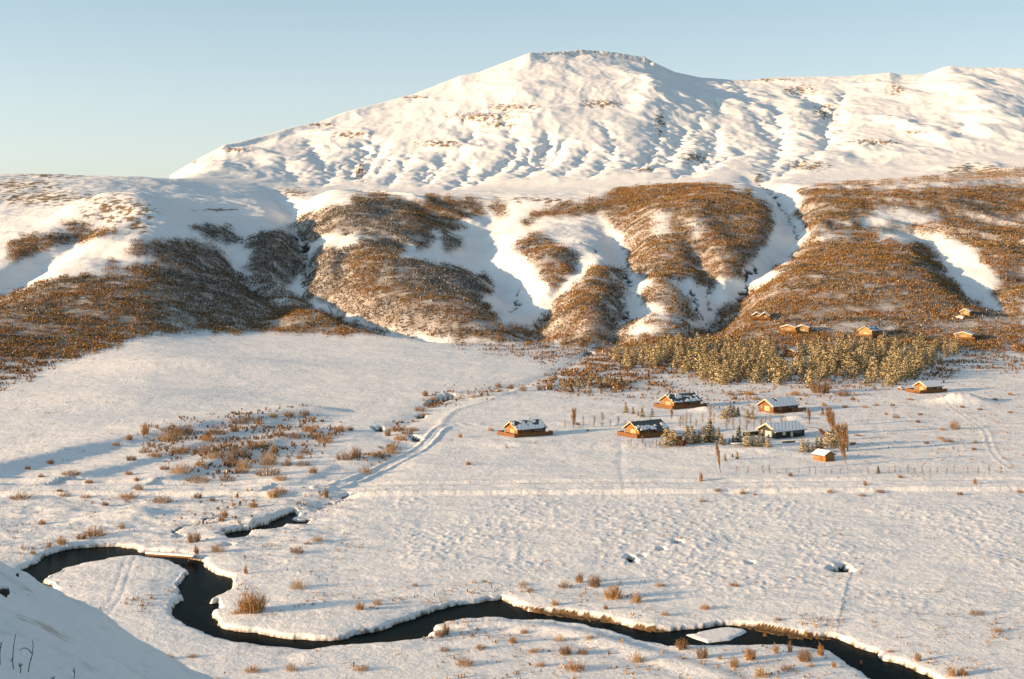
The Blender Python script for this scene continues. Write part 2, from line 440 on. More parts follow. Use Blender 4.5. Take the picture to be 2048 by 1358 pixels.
HOLE = [
 ([(1740, 422), (1800, 415), (1870, 430), (1900, 445), (1800, 452), (1740, 442)], 1), ([(1750, 460), (1800, 463), (1850, 472), (1900, 482), (1960, 535), (2002, 568), (1975, 592), (1915, 560), (1870, 505), (1830, 487), (1760, 482)], 1),
 ([(1630, 470), (1680, 465), (1720, 475), (1640, 487)], .8), ([(1300, 425), (1340, 420), (1338, 475), (1310, 478)], .75), ([(1375, 440), (1412, 442), (1404, 478), (1378, 468)], .7),
 ([(1620, 650), (2050, 646), (2050, 654), (1620, 657)], .8), ([(1258, 652), (1312, 650), (1312, 672), (1268, 674)], .9), ([(1900, 405), (2050, 440), (2050, 452), (1960, 436)], .7),
 ([(1240, 600), (1275, 560), (1255, 640), (1275, 640), (1400, 660), (1300, 655)], .5), ([(1620, 640), (1700, 660), (1700, 668), (1560, 660), (1540, 672)], .4),
 ([(700, 480), (685, 520), (680, 545), (690, 510)], .8), ([(540, 590), (570, 588), (590, 600), (560, 605)], .6), ([(1210, 545), (1290, 560), (1300, 568), (1250, 575)], .7),
 ([(640, 470), (700, 470), (860, 492), (800, 478), (700, 466)], .6), ([(935, 640), (1000, 655), (960, 665)], .5), ([(1310, 600), (1370, 625), (1320, 640), (1270, 615)], .5),
 ([(150, 515), (250, 530), (290, 560), (200, 548)], .6), ([(550, 645), (600, 650), (560, 655)], .5), ([(490, 560), (540, 575), (530, 585), (500, 575)], .7),
 ([(1900, 600), (2000, 640), (2048, 650), (1940, 620)], .6),
]
mveg = raster(VEG, 2, 22, 3) * (1 - raster(HOLE, 3, 16, 9))
THIN = [
 ([(1060, 772), (1090, 755), (1150, 728), (1190, 700), (1300, 690), (1560, 690), (1560, 760), (1400, 765), (1300, 745), (1245, 735), (1300, 760), (1400, 785), (1250, 788), (1130, 782)], .55),
 ([(1120, 785), (1500, 775), (1700, 760), (1750, 790), (1500, 815), (1200, 800)], .16), ([(900, 690), (1100, 684), (1200, 700), (1120, 725), (1000, 712)], .3),
 ([(-2, 720), (90, 716), (200, 700), (330, 664), (240, 692), (120, 722), (20, 768), (-2, 775)], .6), ([(850, 835), (830, 840), (780, 850), (800, 880), (770, 925), (690, 925), (760, 905)], .5),
 ([(270, 880), (400, 840), (620, 826), (700, 860), (640, 900), (500, 945), (420, 960), (330, 930)], .28), ([(1930, 700), (2050, 690), (2050, 745), (1880, 738)], .3),
 ([(1060, 770), (900, 790), (850, 800), (860, 812), (1000, 785)], .5), ([(1560, 720), (1940, 720), (1900, 765), (1560, 772)], .35), ([(430, 980), (300, 1090), (420, 1090), (700, 990)], .06),
]
mthin = raster(THIN, 3, 24, 31)
mhum = raster([([(760, 985), (2050, 985), (2050, 1230), (1700, 1210), (1450, 1190), (1200, 1150), (800, 1130)], 1), ([(-2, 870), (230, 880), (60, 935), (-2, 940)], .6)], 10, 0)
ROCKS = [(1200, 208, 34, 7), (960, 235, 55, 8), (1020, 215, 50, 6), (880, 288, 42, 7), (470, 300, 32, 4), (385, 322, 8, 4), (1390, 316, 24, 10), (1790, 180, 16, 12), (1745, 285, 48, 5), (1612, 332, 40, 9),
         (1950, 342, 55, 12), (1515, 357, 9, 8), (30, 370, 70, 12), (110, 350, 60, 5), (1650, 225, 20, 14), (1600, 180, 30, 8), (1540, 160, 60, 3), (1320, 245, 8, 22), (720, 345, 10, 16), (80, 395, 90, 14),
         (1000, 250, 30, 5), (700, 270, 34, 5), (235, 420, 60, 26), (270, 450, 30, 14), (1080, 400, 60, 5), (1330, 370, 60, 4), (440, 420, 40, 3), (590, 385, 30, 8), (1290, 340, 16, 4), (1830, 265, 20, 3), (640, 250, 30, 3), (830, 195, 30, 3), (1990, 420, 40, 6)]
mrock = np.zeros((RH, RW))
for ru, rv, a, b in ROCKS:
    mrock = np.maximum(mrock, np.exp(-(((gx - ru) / a) ** 2 + ((gy - rv) / b) ** 2) * 0.8))
V = HV - (Z - HC) * F / Y
veg = sample(mveg, U, V) * sstep(640, 700, Y) * (1 - sstep(1500, 1600, Y))
thin = sample(mthin, U, V) * sstep(240, 280, Y) * (1 - sstep(1000, 1100, Y))
hum = sample(mhum, U, V) * (Y < 640)
rk = sample(mrock, U, V) * (Y > 1000)
nz = fbm(X / 9, Y / 26 + Z / 4, 4, 41, 0.65)
rock = sstep(0.0, 0.14, nz - 0.22 + rk * 0.36) * sstep(0.10, 0.35, rk)
summit = sstep(-48, -38, Y - yH[None, :]) * (1 - sstep(-26, -20, Y - yH[None, :])) * (cl[None, :] > 3)
rock = np.maximum(rock, summit * sstep(-0.12, 0.22, fbm(X / 6, Z / 5, 4, 45, .65)) * 0.5)
# ledges broken out of the rocky places
Z += rk * mt * 3.6 * np.abs(fbm(X / 16, Y / 12, 4, 47, .6)) * 2
Z += summit * 2.5 * fbm(X / 7, Y / 9, 3, 49)
del nz, summit

# ------------------------------------------------------------------ valley floor
fl = 1 - sstep(760, 900, Y)
Z += fl * 0.35 * fbm(X / 38, Y / 30, 3, 51) * sstep(200, 240, Y)
fine = fl * sstep(200, 230, Y)
Z += fine * 0.30 * np.maximum(fbm((X - 0.4 * Y) / 13, Y / 7, 3, 53), -0.25)
nh = np.maximum(fbm(X / 1.7, Y / 2.1, 2, 55, .5), -0.1)
fine2 = fine * (1 - sstep(430, 560, Y))
Z += fine2 * (0.04 + 0.13 * hum * np.clip(1.2 + 2.5 * fbm(X / 22, Y / 30, 2, 59), .15, 1.6)) * nh
del nh
# drifts in the near left, rough grass ground
dr = sample(raster([([(-2, 980), (760, 985), (700, 1080), (600, 1130), (380, 1095), (100, 1100), (-2, 1100)], 1), ([(300, 1290), (1050, 1240), (1700, 1340), (1700, 1358), (300, 1358)], .8)], 12), U, V)
Z += fine * dr * 0.55 * fbm((X + .5 * Y) / 9, (Y - .3 * X) / 5, 3, 57)

def flat(u, v, z=0.0):
    y = (HC - z) * F / (v - HV)
    return ((u - 1024) / F * y, y)
def smooth_line(P, it=3):
    for _ in range(it):
        Q = [P[0]]
        for a, b in zip(P[:-1], P[1:]):
            Q += [(a[0] * .75 + b[0] * .25, a[1] * .75 + b[1] * .25), (a[0] * .25 + b[0] * .75, a[1] * .25 + b[1] * .75)]
        P = Q + [P[-1]]
        if len(P) > 90: break
    return P
def prof(pts, fn, reach, z=0.0, pts_world=None):
    """raise the ground by fn(distance, t, side) near a line drawn on the valley floor"""
    P = pts_world or [flat(*p, z) for p in pts]
    P = smooth_line(P)
    sl = window(P, reach)
    x = X[sl]; y = Y[sl]
    d, t, s = seg_dist(x + .35 * fbm(x / 5, y / 5, 2, 61), y + .35 * fbm(x / 5, y / 5, 2, 62), P)
    Z[sl] += np.where(d < reach, fn(d, t, s), 0)
# road across the valley: low bank, ploughed surface with two wheel lines
def roadfn(w, h, rut=0.14, ber=.28):
    def f(d, t, s):
        b = h * (1 - sstep(w * .9, w * 1.7, d)) + ber * min(1, rut / .12) * np.exp(-((d - w * 1.15) / .55) ** 2)
        return b - rut * np.exp(-((d - w * .38) / .28) ** 2)
    return f
ROAD = [(-300, 984), (0, 984), (330, 984), (700, 985), (1024, 981), (1400, 979), (1700, 976), (2048, 974), (2400, 972)]
prof(ROAD, roadfn(3.6, .8, .22, .4), 9)
prof([(-200, 962), (0, 963), (420, 966), (1024, 963), (1400, 960), (2048, 957)], lambda d, t, s: .55 * np.exp(-(d / 1.1) ** 2), 5)
prof([(640, 982), (700, 962), (770, 930), (830, 902), (862, 878), (878, 855), (905, 850), (1000, 846), (1150, 846), (1300, 852), (1420, 858)], roadfn(1.7, .12, .10), 6)
prof([(878, 855), (900, 822), (960, 806), (1010, 792), (1040, 778)], lambda d, t, s: .25 * np.exp(-(d / 1.6) ** 2), 5)
prof([(1878, 796), (1900, 810), (1925, 830), (1962, 852), (1975, 868), (1978, 885), (1985, 905), (2010, 930), (2060, 950)], roadfn(.9, .0, .035), 6)
prof([(1245, 880), (1240, 930), (1247, 970)], lambda d, t, s: -.08 * np.exp(-(d / 1.0) ** 2), 4)
prof([(1672, 1262), (1684, 1215), (1692, 1180), (1705, 1130)], lambda d, t, s: .06 * np.exp(-(d / .8) ** 2) * (s > 0), 4)
prof([(200, 1240), (238, 1190), (250, 1140), (262, 1112)], lambda d, t, s: -.05 * np.exp(-((d - .8) / .4) ** 2), 4)
prof([(620, 1310), (800, 1290), (900, 1258), (1000, 1246), (1150, 1262), (1300, 1310), (1440, 1350)], lambda d, t, s: .22 * np.exp(-(d / 2.2) ** 2) - .12 * np.exp(-((d - 4) / 1.6) ** 2), 9)
# old banks crossing the left of the valley: high on the far side, falling to the near side
def bank(h, w):
    def f(d, t, s):
        e = np.interp(t, [0, .08, .85, 1], [1, 1, .8, 0])
        return e * (np.where(s > 0, h * np.exp(-(d / (w * 3)) ** 2), h * np.exp(-(d / w) ** 2)))
    return f
prof([(-260, 1010), (0, 940), (150, 903), (300, 876), (420, 850), (600, 828), (680, 820)], bank(2.2, 7), 40)
prof([(160, 955), (290, 925), (380, 893), (480, 868), (560, 842)], bank(1.2, 4), 20)
prof([(330, 960), (400, 935), (480, 905), (560, 880), (640, 856)], bank(1.0, 4), 20)
prof([(560, 975), (620, 955), (660, 930)], bank(.7, 3), 14)
# hollow where the brook leaves the hills
BROOK = [(1196, 700), (1165, 716), (1120, 742), (1060, 762), (960, 783), (900, 797), (857, 809), (832, 832), (780, 848), (758, 862), (790, 872), (838, 882), (806, 900), (770, 925), (690, 975), (655, 1000), (610, 1030)]
prof(BROOK, lambda d, t, s: -.55 * np.exp(-(d / 5.0) ** 2), 15, 1.0)
mound2 = [(1925, 804, 9, 6, 3.4), (945, 792, 16, 8, 1.6), (1590, 838, 5, 3, 1.4), (1412, 820, 4, 3, 1.3), (1530, 905, 12, 6, 1.1), (1470, 838, 14, 6, .9), (1270, 890, 14, 7, .8), (1036, 890, 16, 6, .7),
          (250, 800, 40, 30, 2.5), (420, 740, 50, 30, 3), (160, 850, 30, 25, 1.2), (270, 1028, 5, 4, .9), (235, 1035, 7, 3, .8), (500, 1040, 8, 5, .5), (1680, 915, 8, 4, .4)]
for mu, mv, a, b, h in mound2:
    cx, cy = flat(mu, mv)
    sl = window([(cx, cy)], max(a, b) * 2.6)
    Z[sl] += h * np.exp(-((X[sl] - cx) / a) ** 2 - ((Y[sl] - cy) / b) ** 2) * (1 + (.25 if a < 20 else .0) * fbm(X[sl] / 4, Y[sl] / 4, 2, 66))

# ------------------------------------------------------------------ river and open water
ZW = -1.0
f0, n0 = -0.85, -0.15
RIV = [(20, 1175, f0), (43, 1137, f0), (68, 1127, f0), (89, 1114, f0), (113, 1103.5, f0), (150, 1095, f0), (191, 1091.6, f0), (239, 1091, f0), (260, 1095, f0), (282, 1103, f0), (300, 1104, f0), (340, 1107, f0), (378, 1110, f0),
       (399, 1118, f0), (412, 1129, f0), (429, 1144, f0), (442, 1148, f0), (464, 1155, f0), (472.5, 1164, f0), (464, 1173, n0), (445, 1185, n0), (426, 1194.5, n0), (441, 1201, f0), (440, 1209.5, f0), (441, 1213, n0), (427, 1216, n0),
       (430, 1230, f0), (441, 1247, f0), (465, 1259, f0), (513, 1265, f0), (547, 1271, f0), (598, 1277, f0), (640, 1279, f0), (682, 1278, f0), (720, 1268, f0), (764, 1257, f0), (805, 1242, f0), (839, 1231.6, f0), (873, 1219.6, f0),
       (921, 1208, f0), (976, 1198, f0), (1003, 1197, f0), (1031, 1209, f0), (1054, 1218, f0), (1095, 1224.7, f0), (1147, 1230, f0), (1198, 1236.7, f0), (1249, 1247, f0), (1300, 1260, f0), (1336, 1261, f0), (1373, 1255.6, f0),
       (1446, 1248, f0), (1482, 1250, f0), (1526, 1255.6, f0), (1614, 1272, f0), (1665, 1272, f0), (1687, 1279, f0), (1749, 1303, f0), (1764, 1316, f0), (1793, 1323, f0), (1830, 1343, f0), (1870, 1358, f0), (1960, 1390, f0),
       (2200, 1450, f0), (2420, 1500, f0), (2300, 1600, n0), (1960, 1450, n0), (1850, 1405, n0), (1749, 1358, n0), (1720, 1340, n0), (1687, 1316, n0), (1658, 1299.5, n0), (1621, 1292, n0), (1585, 1288.5, n0), (1534, 1286, n0),
       (1482, 1286, n0), (1409, 1286.7, n0), (1336, 1288.5, n0), (1300, 1281, n0), (1249, 1267.5, n0), (1181, 1247, n0), (1112, 1236.7, n0), (1027, 1235, n0), (976, 1231, n0), (921, 1231.6, n0), (884, 1243.5, n0), (868, 1250, n0),
       (873, 1257, n0), (856, 1264, n0), (853, 1271, n0), (805, 1277.7, n0), (754, 1281, n0), (668, 1288, n0), (617, 1295, n0), (547, 1290, n0), (471, 1279.6, n0), (410, 1264, n0), (369, 1247, n0), (342, 1226.6, n0), (342, 1209.5, n0),
       (359, 1192, n0), (352, 1179, n0), (356, 1160, n0), (362, 1151, n0), (368, 1145, n0), (376, 1138, n0), (370, 1133, n0), (360, 1127.5, n0), (349, 1120.6, n0), (327, 1114.5, n0), (308, 1112, n0), (292, 1110, n0), (270, 1109, n0),
       (239, 1110, n0), (191, 1119, n0), (147, 1129, n0), (113, 1141, n0), (96, 1150, n0), (91, 1158, n0), (104, 1164, n0), (114, 1174, n0), (119, 1186, n0), (122, 1200, n0), (100, 1240, n0), (40, 1240, n0), (0, 1210, n0)]
ISLE = [(1371, 1270, f0), (1409, 1259, f0), (1453, 1254, f0), (1482, 1257, f0), (1490, 1261, f0), (1461, 1270, n0), (1409, 1276, n0)]
P1 = [(444, 1073), (458, 1062.5), (509, 1055.7), (513, 1050.6), (543, 1045), (547, 1040), (574, 1028), (586, 1021.5), (590, 1032), (578, 1037), (601, 1039), (613, 1038), (611, 1044), (598, 1047), (578, 1046), (566, 1052), (560, 1057), (533, 1061), (513, 1064), (495, 1068), (468, 1082), (461, 1076)]
SMALL = [P1, [(448, 1096), (458, 1092), (461, 1094), (452, 1098)], [(354, 1073), (362, 1073), (362, 1077), (356, 1077)], [(1252, 1117), (1262, 1114), (1270, 1116), (1262, 1120), (1266, 1126), (1258, 1127), (1257, 1121)], [(1280, 1114), (1286, 1113), (1286, 1117), (1280, 1117)],
         [(1354, 1085), (1366, 1086), (1362, 1091), (1356, 1089)], [(1318, 1103), (1324, 1101), (1325, 1105), (1319, 1106)], [(1654, 1142), (1664, 1138), (1684, 1141), (1681, 1137), (1683, 1130), (1688, 1131), (1690, 1137), (1703, 1138), (1698, 1142), (1706, 1146), (1690, 1147), (1672, 1146)],
         [(1495, 1128), (1501, 1128), (1500, 1131), (1496, 1130)], [(855, 812), (862, 805), (880, 800), (905, 796), (903, 799), (884, 804), (864, 810)], [(822, 873), (833, 876), (841, 883), (834, 884), (826, 877)], [(751, 857), (762, 856), (762, 862), (752, 861)], [(690, 993), (694, 991), (696, 994), (691, 996)],
         [(835, 833), (848, 830), (850, 834), (838, 837)], [(1172, 705), (1182, 708), (1178, 713), (1168, 716)]]
def dens(P, n=1.0, seed=0):
    """a closed outline with ragged edges, world metres"""
    Q = []
    for i in range(len(P)):
        a = P[i]; b = P[(i + 1) % len(P)]
        A = np.array(flat(a[0], a[1], a[2] if len(a) > 2 else -.5)); B = np.array(flat(b[0], b[1], b[2] if len(b) > 2 else -.5))
        k = max(1, int(np.linalg.norm(B - A) / n))
        for j in range(k):
            p = A + (B - A) * j / k
            Q.append(p)
    Q = np.array(Q)
    off = (fbm(Q[:, 0] / 5.5, Q[:, 1] / 5.5, 2, seed + 70) * 1.1 + fbm(Q[:, 0] / 1.1, Q[:, 1] / 1.1, 2, seed + 71) * .45) * min(1, n * 1.6)
    off2 = (fbm(Q[:, 0] / 5.5, Q[:, 1] / 5.5, 2, seed + 80) * 1.1 + fbm(Q[:, 0] / 1.1, Q[:, 1] / 1.1, 2, seed + 81) * .45) * min(1, n * 1.6)
    return Q + np.stack([off, off2], 1)
def signed(P, pad):
    sl = window(P, pad)
    x = X[sl]; y = Y[sl]
    d, t, s = seg_dist(x, y, list(map(tuple, P)) + [tuple(P[0])])
    ins = np.zeros(x.shape, bool)
    for i in range(len(P)):
        ax, ay = P[i]; bx, by = P[(i + 1) % len(P)]
        if ay == by: continue
        ins ^= ((ay > y) != (by > y)) & (x < (bx - ax) * (y - ay) / (by - ay) + ax)
    return sl, np.where(ins, -d, d)
earth = np.zeros_like(Z)
sl, sd = signed(dens(RIV, .6), 5.0)
sl2, sd2 = signed(dens(ISLE, 1.0), 3.0)
SD = np.full(Z.shape, 9.0); SD[sl] = sd
S2 = np.full(Z.shape, 9.0); S2[sl2] = sd2
SD = np.where(S2 < 1.5, np.maximum(SD, -S2), SD)
SD = np.where(SD < 8, SD - .35, SD)
lip = np.interp(SD, [-2.2, -1.0, -.6, -.38, -.22, .0, 0.6, 1.6, 4.0], [-1.5, -1.2, -.78, -.34, -.06, .02, .04, .02, 0])
nS = fbm(X[sl] / .9, Y[sl] / .9, 2, 72)
SD[sl] = np.where(SD[sl] < 5, SD[sl] + nS * .22, SD[sl])
refl_shelf = np.zeros_like(Z)  # added ledge at the waterline, standing in for golden reflections on the river
for P, w in [([(1050, 1217), (1100, 1226), (1150, 1231), (1200, 1238), (1236, 1246)], .9), ([(1486, 1251), (1540, 1260), (1600, 1272), (1660, 1276)], 1.1), ([(300, 1104), (340, 1108), (380, 1111)], .4), ([(1270, 1254), (1330, 1262)], .7)]:
    Q = [flat(p[0], p[1], -.8) for p in P]
    s3 = window(Q, 5)
    d, t, s_ = seg_dist(X[s3], Y[s3], Q)
    refl_shelf[s3] = np.maximum(refl_shelf[s3], (d < w * (.45 + 1.1 * np.sin(np.pi * np.clip(t, .02, .98))) * (.8 + .8 * fbm(X[s3] / 1.5, Y[s3] / 1.5, 2, 73))))
drop = np.interp(SD, [0, 1.5, 4.5], [-.32, -.16, 0])
Z = np.where(SD < 4.9, np.where(SD < 0.15, -.32 + lip + .0 * Z, Z + lip + drop * (SD > .15)), Z)
Z = np.where((refl_shelf > 0) & (SD < 0), np.maximum(Z, -.93 + .10 * fbm(X / .6, Y / .6, 2, 74)), Z)
Z = np.where(S2 < 0.3, np.interp(-S2, [-.3, 0, .25, .8], [-1.3, -1.05, -.86, -.74]), Z)
earth = np.maximum(earth, sstep(-.34, -.62, SD + .35 * fbm(X / 1.3, Y / 1.3, 2, 75)) * (SD > -2.6))
earth = np.where((refl_shelf > 0) & (SD < 0), 1, earth)  # earth brown here paints the golden reflection
for k, P in enumerate(SMALL):
    far = P[0][1] < 940
    sl, sd = signed(dens(P, 0.6 if not far else 1.4, k), 2.5); sd = sd - (.45 if k == 0 or far else .05)
    zz = Z[sl]
    Z[sl] = np.where(sd < .7, np.interp(sd, [-.5, -.1, .25, .7], [-1.35, -1.1, -.45, -.12]) * 1.0 + np.where(sd > .25, zz, 0) * 0.5, zz)
    earth[sl] = np.maximum(earth[sl], ((sd < .12) & (sd > -.5)) * 1.0)
# water courses in the side valleys: dark broken threads
th = np.zeros_like(Z)
for P, w in [([(1520, 362), (1560, 385), (1590, 440), (1594, 455)], 1.3), ([(1512, 520), (1490, 545), (1488, 580)], 1.6), ([(1488, 575), (1460, 590), (1424, 620), (1418, 640)], 1.0), ([(1378, 590), (1400, 612), (1420, 618)], 1.0),
             ([(1424, 560), (1412, 590), (1430, 612)], .8), ([(1245, 530), (1258, 565), (1262, 585)], 1.8), ([(1256, 620), (1250, 645), (1240, 655)], 1.6), ([(1035, 565), (1032, 590), (1022, 602)], 1.2),
             ([(600, 450), (612, 500), (606, 560)], 1.7), ([(588, 455), (600, 480)], 2.0), ([(1150, 493), (1170, 505), (1200, 520)], 1.0), ([(724, 318), (718, 335)], .8), ([(376, 1053), (410, 1043), (440, 1035)], .3), ([(344, 1067), (352, 1060), (372, 1053)], .45),
             ([(1405, 640), (1423, 655)], 2.2), ([(610, 1030), (640, 1012), (692, 992)], .22)]:
    far = P[0][1] < 900
    Q = [W(*p) for p in P] if far else [flat(p[0], p[1]) for p in P]
    sl = window(Q, 12)
    x, y = X[sl], Y[sl]
    sc = 5 if far else 2
    d, t, s = seg_dist(x + sc * fbm(x / (sc * 1.6), y / (sc * 1.6), 2, 77), y + sc * fbm(x / (sc * 1.6), y / (sc * 1.6), 2, 78), Q)
    wv = w * np.clip(.9 + 2.6 * fbm(x / (sc * 2), y / (sc * 2), 2, 79), 0, 2)
    m = 1 - sstep(wv * .5, wv * 1.0 + .01, d)
    Z[sl] -= m * (1.6 if far else .35)
    th[sl] = np.maximum(th[sl], m)

# ------------------------------------------------------------------ the near spur of the hill the camera stands on
ve = I([(-520, 1010), (-200, 1050), (0, 1112), (50, 1140), (85, 1163), (120, 1190), (165, 1206), (200, 1226), (260, 1280), (300, 1300), (350, 1330), (395, 1358), (460, 1400), (640, 1500), (2572, 1560)], us)
ye = I([(-520, 98), (0, 92), (390, 80), (640, 66), (2572, 60)], us)
ze = HC - (ve - HV) * ye / F
kk = np.ones(41) / 41
for _ in range(2):
    ve = np.convolve(np.pad(ve, 20, mode='edge'), kk, 'valid'); ye = np.convolve(np.pad(ye, 20, mode='edge'), kk, 'valid'); ze = np.convolve(np.pad(ze, 20, mode='edge'), kk, 'valid')
znear = 59.3 - (59.3 - ze)[None, :] * (Y / ye[None, :])
zdrop = ze[None, :] - (Y - ye[None, :]) * .86
zsp = np.where(Y < ye[None, :], znear, zdrop)
k = sstep(-14, 0, Y - ye[None, :]) * sstep(14, 0, Y - ye[None, :]) if False else np.exp(-((Y - ye[None, :]) / 9.0) ** 2)
zsp = zsp + (0.6 * fbm(X / 11, Y / 11, 3, 83) + .4 * fbm(X / 4.5, Y / 6, 3, 84) + .12 * fbm(X / .9, Y / 1.6, 3, 85) + .9 * fbm(X / 25, Y / 25, 2, 86)) * sstep(12, 30, Y) - 0.0 * k
Z = np.where(Y < 190, np.maximum(zsp, Z), Z)

Zfinal = Z
V = HV - (Z - HC) * F / Y
# fine tint attributes
vegtint = np.clip(veg * (0.72 + .5 * fbm(X / 9, Y / 9, 3, 88)) + thin * .4, 0, 1)
tuft = np.clip(sstep(.12, .5, fbm(X / 3.1, Y / 4.5, 4, 90, .6) + .18 * fbm(X / 40, Y / 40, 2, 92)) * fl, 0, 1)
dark = np.clip(th, 0, 1)

# ------------------------------------------------------------------ materials
def new_mat(name):
    m = bpy.data.materials.new(name); m.use_nodes = True
    nt = m.node_tree
    b = nt.nodes["Principled BSDF"]
    return m, nt, b
def node(nt, t, **kw):
    n = nt.nodes.new(t)
    for k_, v_ in kw.items(): setattr(n, k_, v_)
    return n
def mixc(nt, fac, a, b):
    n = nt.nodes.new("ShaderNodeMix"); n.data_type = 'RGBA'
    for s, v in ((0, fac), (6, a), (7, b)):
        if hasattr(v, "is_linked") or isinstance(v, bpy.types.NodeSocket): nt.links.new(v, n.inputs[s])
        elif s == 0: n.inputs[0].default_value = v
        else: n.inputs[s].default_value = (*v, 1)
    return n.outputs[2]
def noise(nt, scale, detail=4, rough=.6, vec=None):
    n = nt.nodes.new("ShaderNodeTexNoise")
    n.inputs["Scale"].default_value = scale; n.inputs["Detail"].default_value = detail; n.inputs["Roughness"].default_value = rough
    if vec is not None: nt.links.new(vec, n.inputs["Vector"])
    return n
def ramp(nt, src, a, b):
    n = nt.nodes.new("ShaderNodeMapRange"); n.inputs[1].default_value = a; n.inputs[2].default_value = b
    nt.links.new(src, n.inputs[0]); return n.outputs[0]
def attr(nt, name):
    n = nt.nodes.new("ShaderNodeAttribute"); n.attribute_name = name; return n
def mathn(nt, op, a, b):
    n = nt.nodes.new("ShaderNodeMath"); n.operation = op
    for i, v in enumerate((a, b)):
        if isinstance(v, bpy.types.NodeSocket): nt.links.new(v, n.inputs[i])
        else: n.inputs[i].default_value = v
    return n.outputs[0]

def snow_ground():
    m, nt, b = new_mat("snow_ground")
    geo = nt.nodes.new("ShaderNodeNewGeometry")
    pos = geo.outputs["Position"]
    n1 = noise(nt, .05, 5, .6, pos); n2 = noise(nt, 1.1, 6, .7, pos); n3 = noise(nt, .35, 4, .6, pos)
    snow = mixc(nt, ramp(nt, n1.outputs[0], .35, .65), (.80, .82, .85), (.86, .87, .88))
    n4 = noise(nt, 7.0, 3, .7, pos)
    snow = mixc(nt, mathn(nt, 'MULTIPLY', ramp(nt, n4.outputs[0], .52, .72), .35), snow, (.60, .60, .60))
    earthc = mixc(nt, ramp(nt, n2.outputs[0], .35, .65), (.055, .035, .018), (.20, .125, .05))
    rockc = mixc(nt, ramp(nt, n2.outputs[0], .3, .7), (.12, .085, .05), (.34, .24, .13))
    scrub = mixc(nt, ramp(nt, n2.outputs[0], .3, .7), (.08, .05, .028), (.21, .135, .07))
    grass = (.34, .25, .15)
    c = mixc(nt, attr(nt, "vegtint").outputs["Fac"], snow, scrub)
    tf = mathn(nt, 'MULTIPLY', attr(nt, "tuft").outputs["Fac"], ramp(nt, n2.outputs[0], .46, .62))
    c = mixc(nt, mathn(nt, 'MULTIPLY', tf, .8), c, grass)
    c = mixc(nt, attr(nt, "rock").outputs["Fac"], c, rockc)
    c = mixc(nt, attr(nt, "earth").outputs["Fac"], c, earthc)
    c = mixc(nt, attr(nt, "dark").outputs["Fac"], c, (.02, .022, .022))
    nt.links.new(c, b.inputs["Base Color"])
    b.inputs["Roughness"].default_value = .75
    b.inputs["Specular IOR Level"].default_value = .25
    bp = nt.nodes.new("ShaderNodeBump"); bp.inputs["Strength"].default_value = .7; bp.inputs["Distance"].default_value = .28
    add = mathn(nt, 'ADD', n2.outputs[0], mathn(nt, 'MULTIPLY', n3.outputs[0], 1.6))
    nt.links.new(add, bp.inputs["Height"]); nt.links.new(bp.outputs[0], b.inputs["Normal"])
    return m
M_SNOWG = snow_ground()

idx = np.arange(NR * NC).reshape(NR, NC)
quads = np.stack([idx[:-1, :-1], idx[:-1, 1:], idx[1:, 1:], idx[1:, :-1]], -1).reshape(-1, 4)
terrain = mesh_np("terrain", np.stack([X, Y, Z], -1).reshape(-1, 3), quads, M_SNOWG, smooth=True,
                  attrs=dict(vegtint=vegtint, tuft=tuft, rock=rock, earth=earth, dark=dark))
tag(terrain, "snow-covered valley floor rising to scrubby foothills and a white flat-topped mountain", kind="structure")
del quads, idx
def hit(u, v, ymin=195.0, ymax=3200.0): return hit_on(Zfinal, u, v, ymin, ymax)

def water_mat():
    m, nt, b = new_mat("river_water")
    geo = nt.nodes.new("ShaderNodeNewGeometry")
    mp = nt.nodes.new("ShaderNodeMapping"); mp.inputs["Scale"].default_value = (1, 2.2, 1)
    nt.links.new(geo.outputs["Position"], mp.inputs[0])
    n = noise(nt, 1.6, 5, .6, mp.outputs[0]); n2 = noise(nt, .12, 3, .5, geo.outputs["Position"])
    c = mixc(nt, ramp(nt, n2.outputs[0], .4, .7), (.003, .009, .011), (.012, .014, .010))
    nt.links.new(c, b.inputs["Base Color"])
    b.inputs["Roughness"].default_value = .08
    b.inputs["IOR"].default_value = 1.06
    b.inputs["Specular IOR Level"].default_value = .12
    bp = nt.nodes.new("ShaderNodeBump"); bp.inputs["Strength"].default_value = .35; bp.inputs["Distance"].default_value = .08
    nt.links.new(n.outputs[0], bp.inputs["Height"]); nt.links.new(bp.outputs[0], b.inputs["Normal"])
    return m
M_WATER = water_mat()
water = mesh_np("river_water", [(-260, 150, ZW), (260, 150, ZW), (260, 700, ZW), (-260, 700, ZW)], [(0, 1, 2, 3)], M_WATER)
tag(water, "dark open water of the winding river", kind="structure")

# ------------------------------------------------------------------ vertex-coloured plant and timber materials
def col_mat(name, rough=.85, var=0.0, spec=.15, scale=3.0):
    m, nt, b = new_mat(name)
    a = attr(nt, "col").outputs["Color"]
    if var:
        geo = nt.nodes.new("ShaderNodeNewGeometry")
        n = noise(nt, scale, 4, .6, geo.outputs["Position"])
        hs = nt.nodes.new("ShaderNodeHueSaturation")
        nt.links.new(a, hs.inputs["Color"])
        mr = nt.nodes.new("ShaderNodeMapRange"); mr.inputs[1].default_value = .3; mr.inputs[2].default_value = .7
        mr.inputs[3].default_value = 1 - var; mr.inputs[4].default_value = 1 + var
        nt.links.new(n.outputs[0], mr.inputs[0]); nt.links.new(mr.outputs[0], hs.inputs["Value"])
        a = hs.outputs[0]
    nt.links.new(a, b.inputs["Base Color"])
    b.inputs["Roughness"].default_value = rough
    b.inputs["Specular IOR Level"].default_value = spec
    return m
M_TWIG = col_mat("twigs", .9, .25, .1, .6)
M_LEAF = col_mat("needles_and_snow", .85, .2, .15, .8)
M_BARK = col_mat("bark", .9, .2, .1)

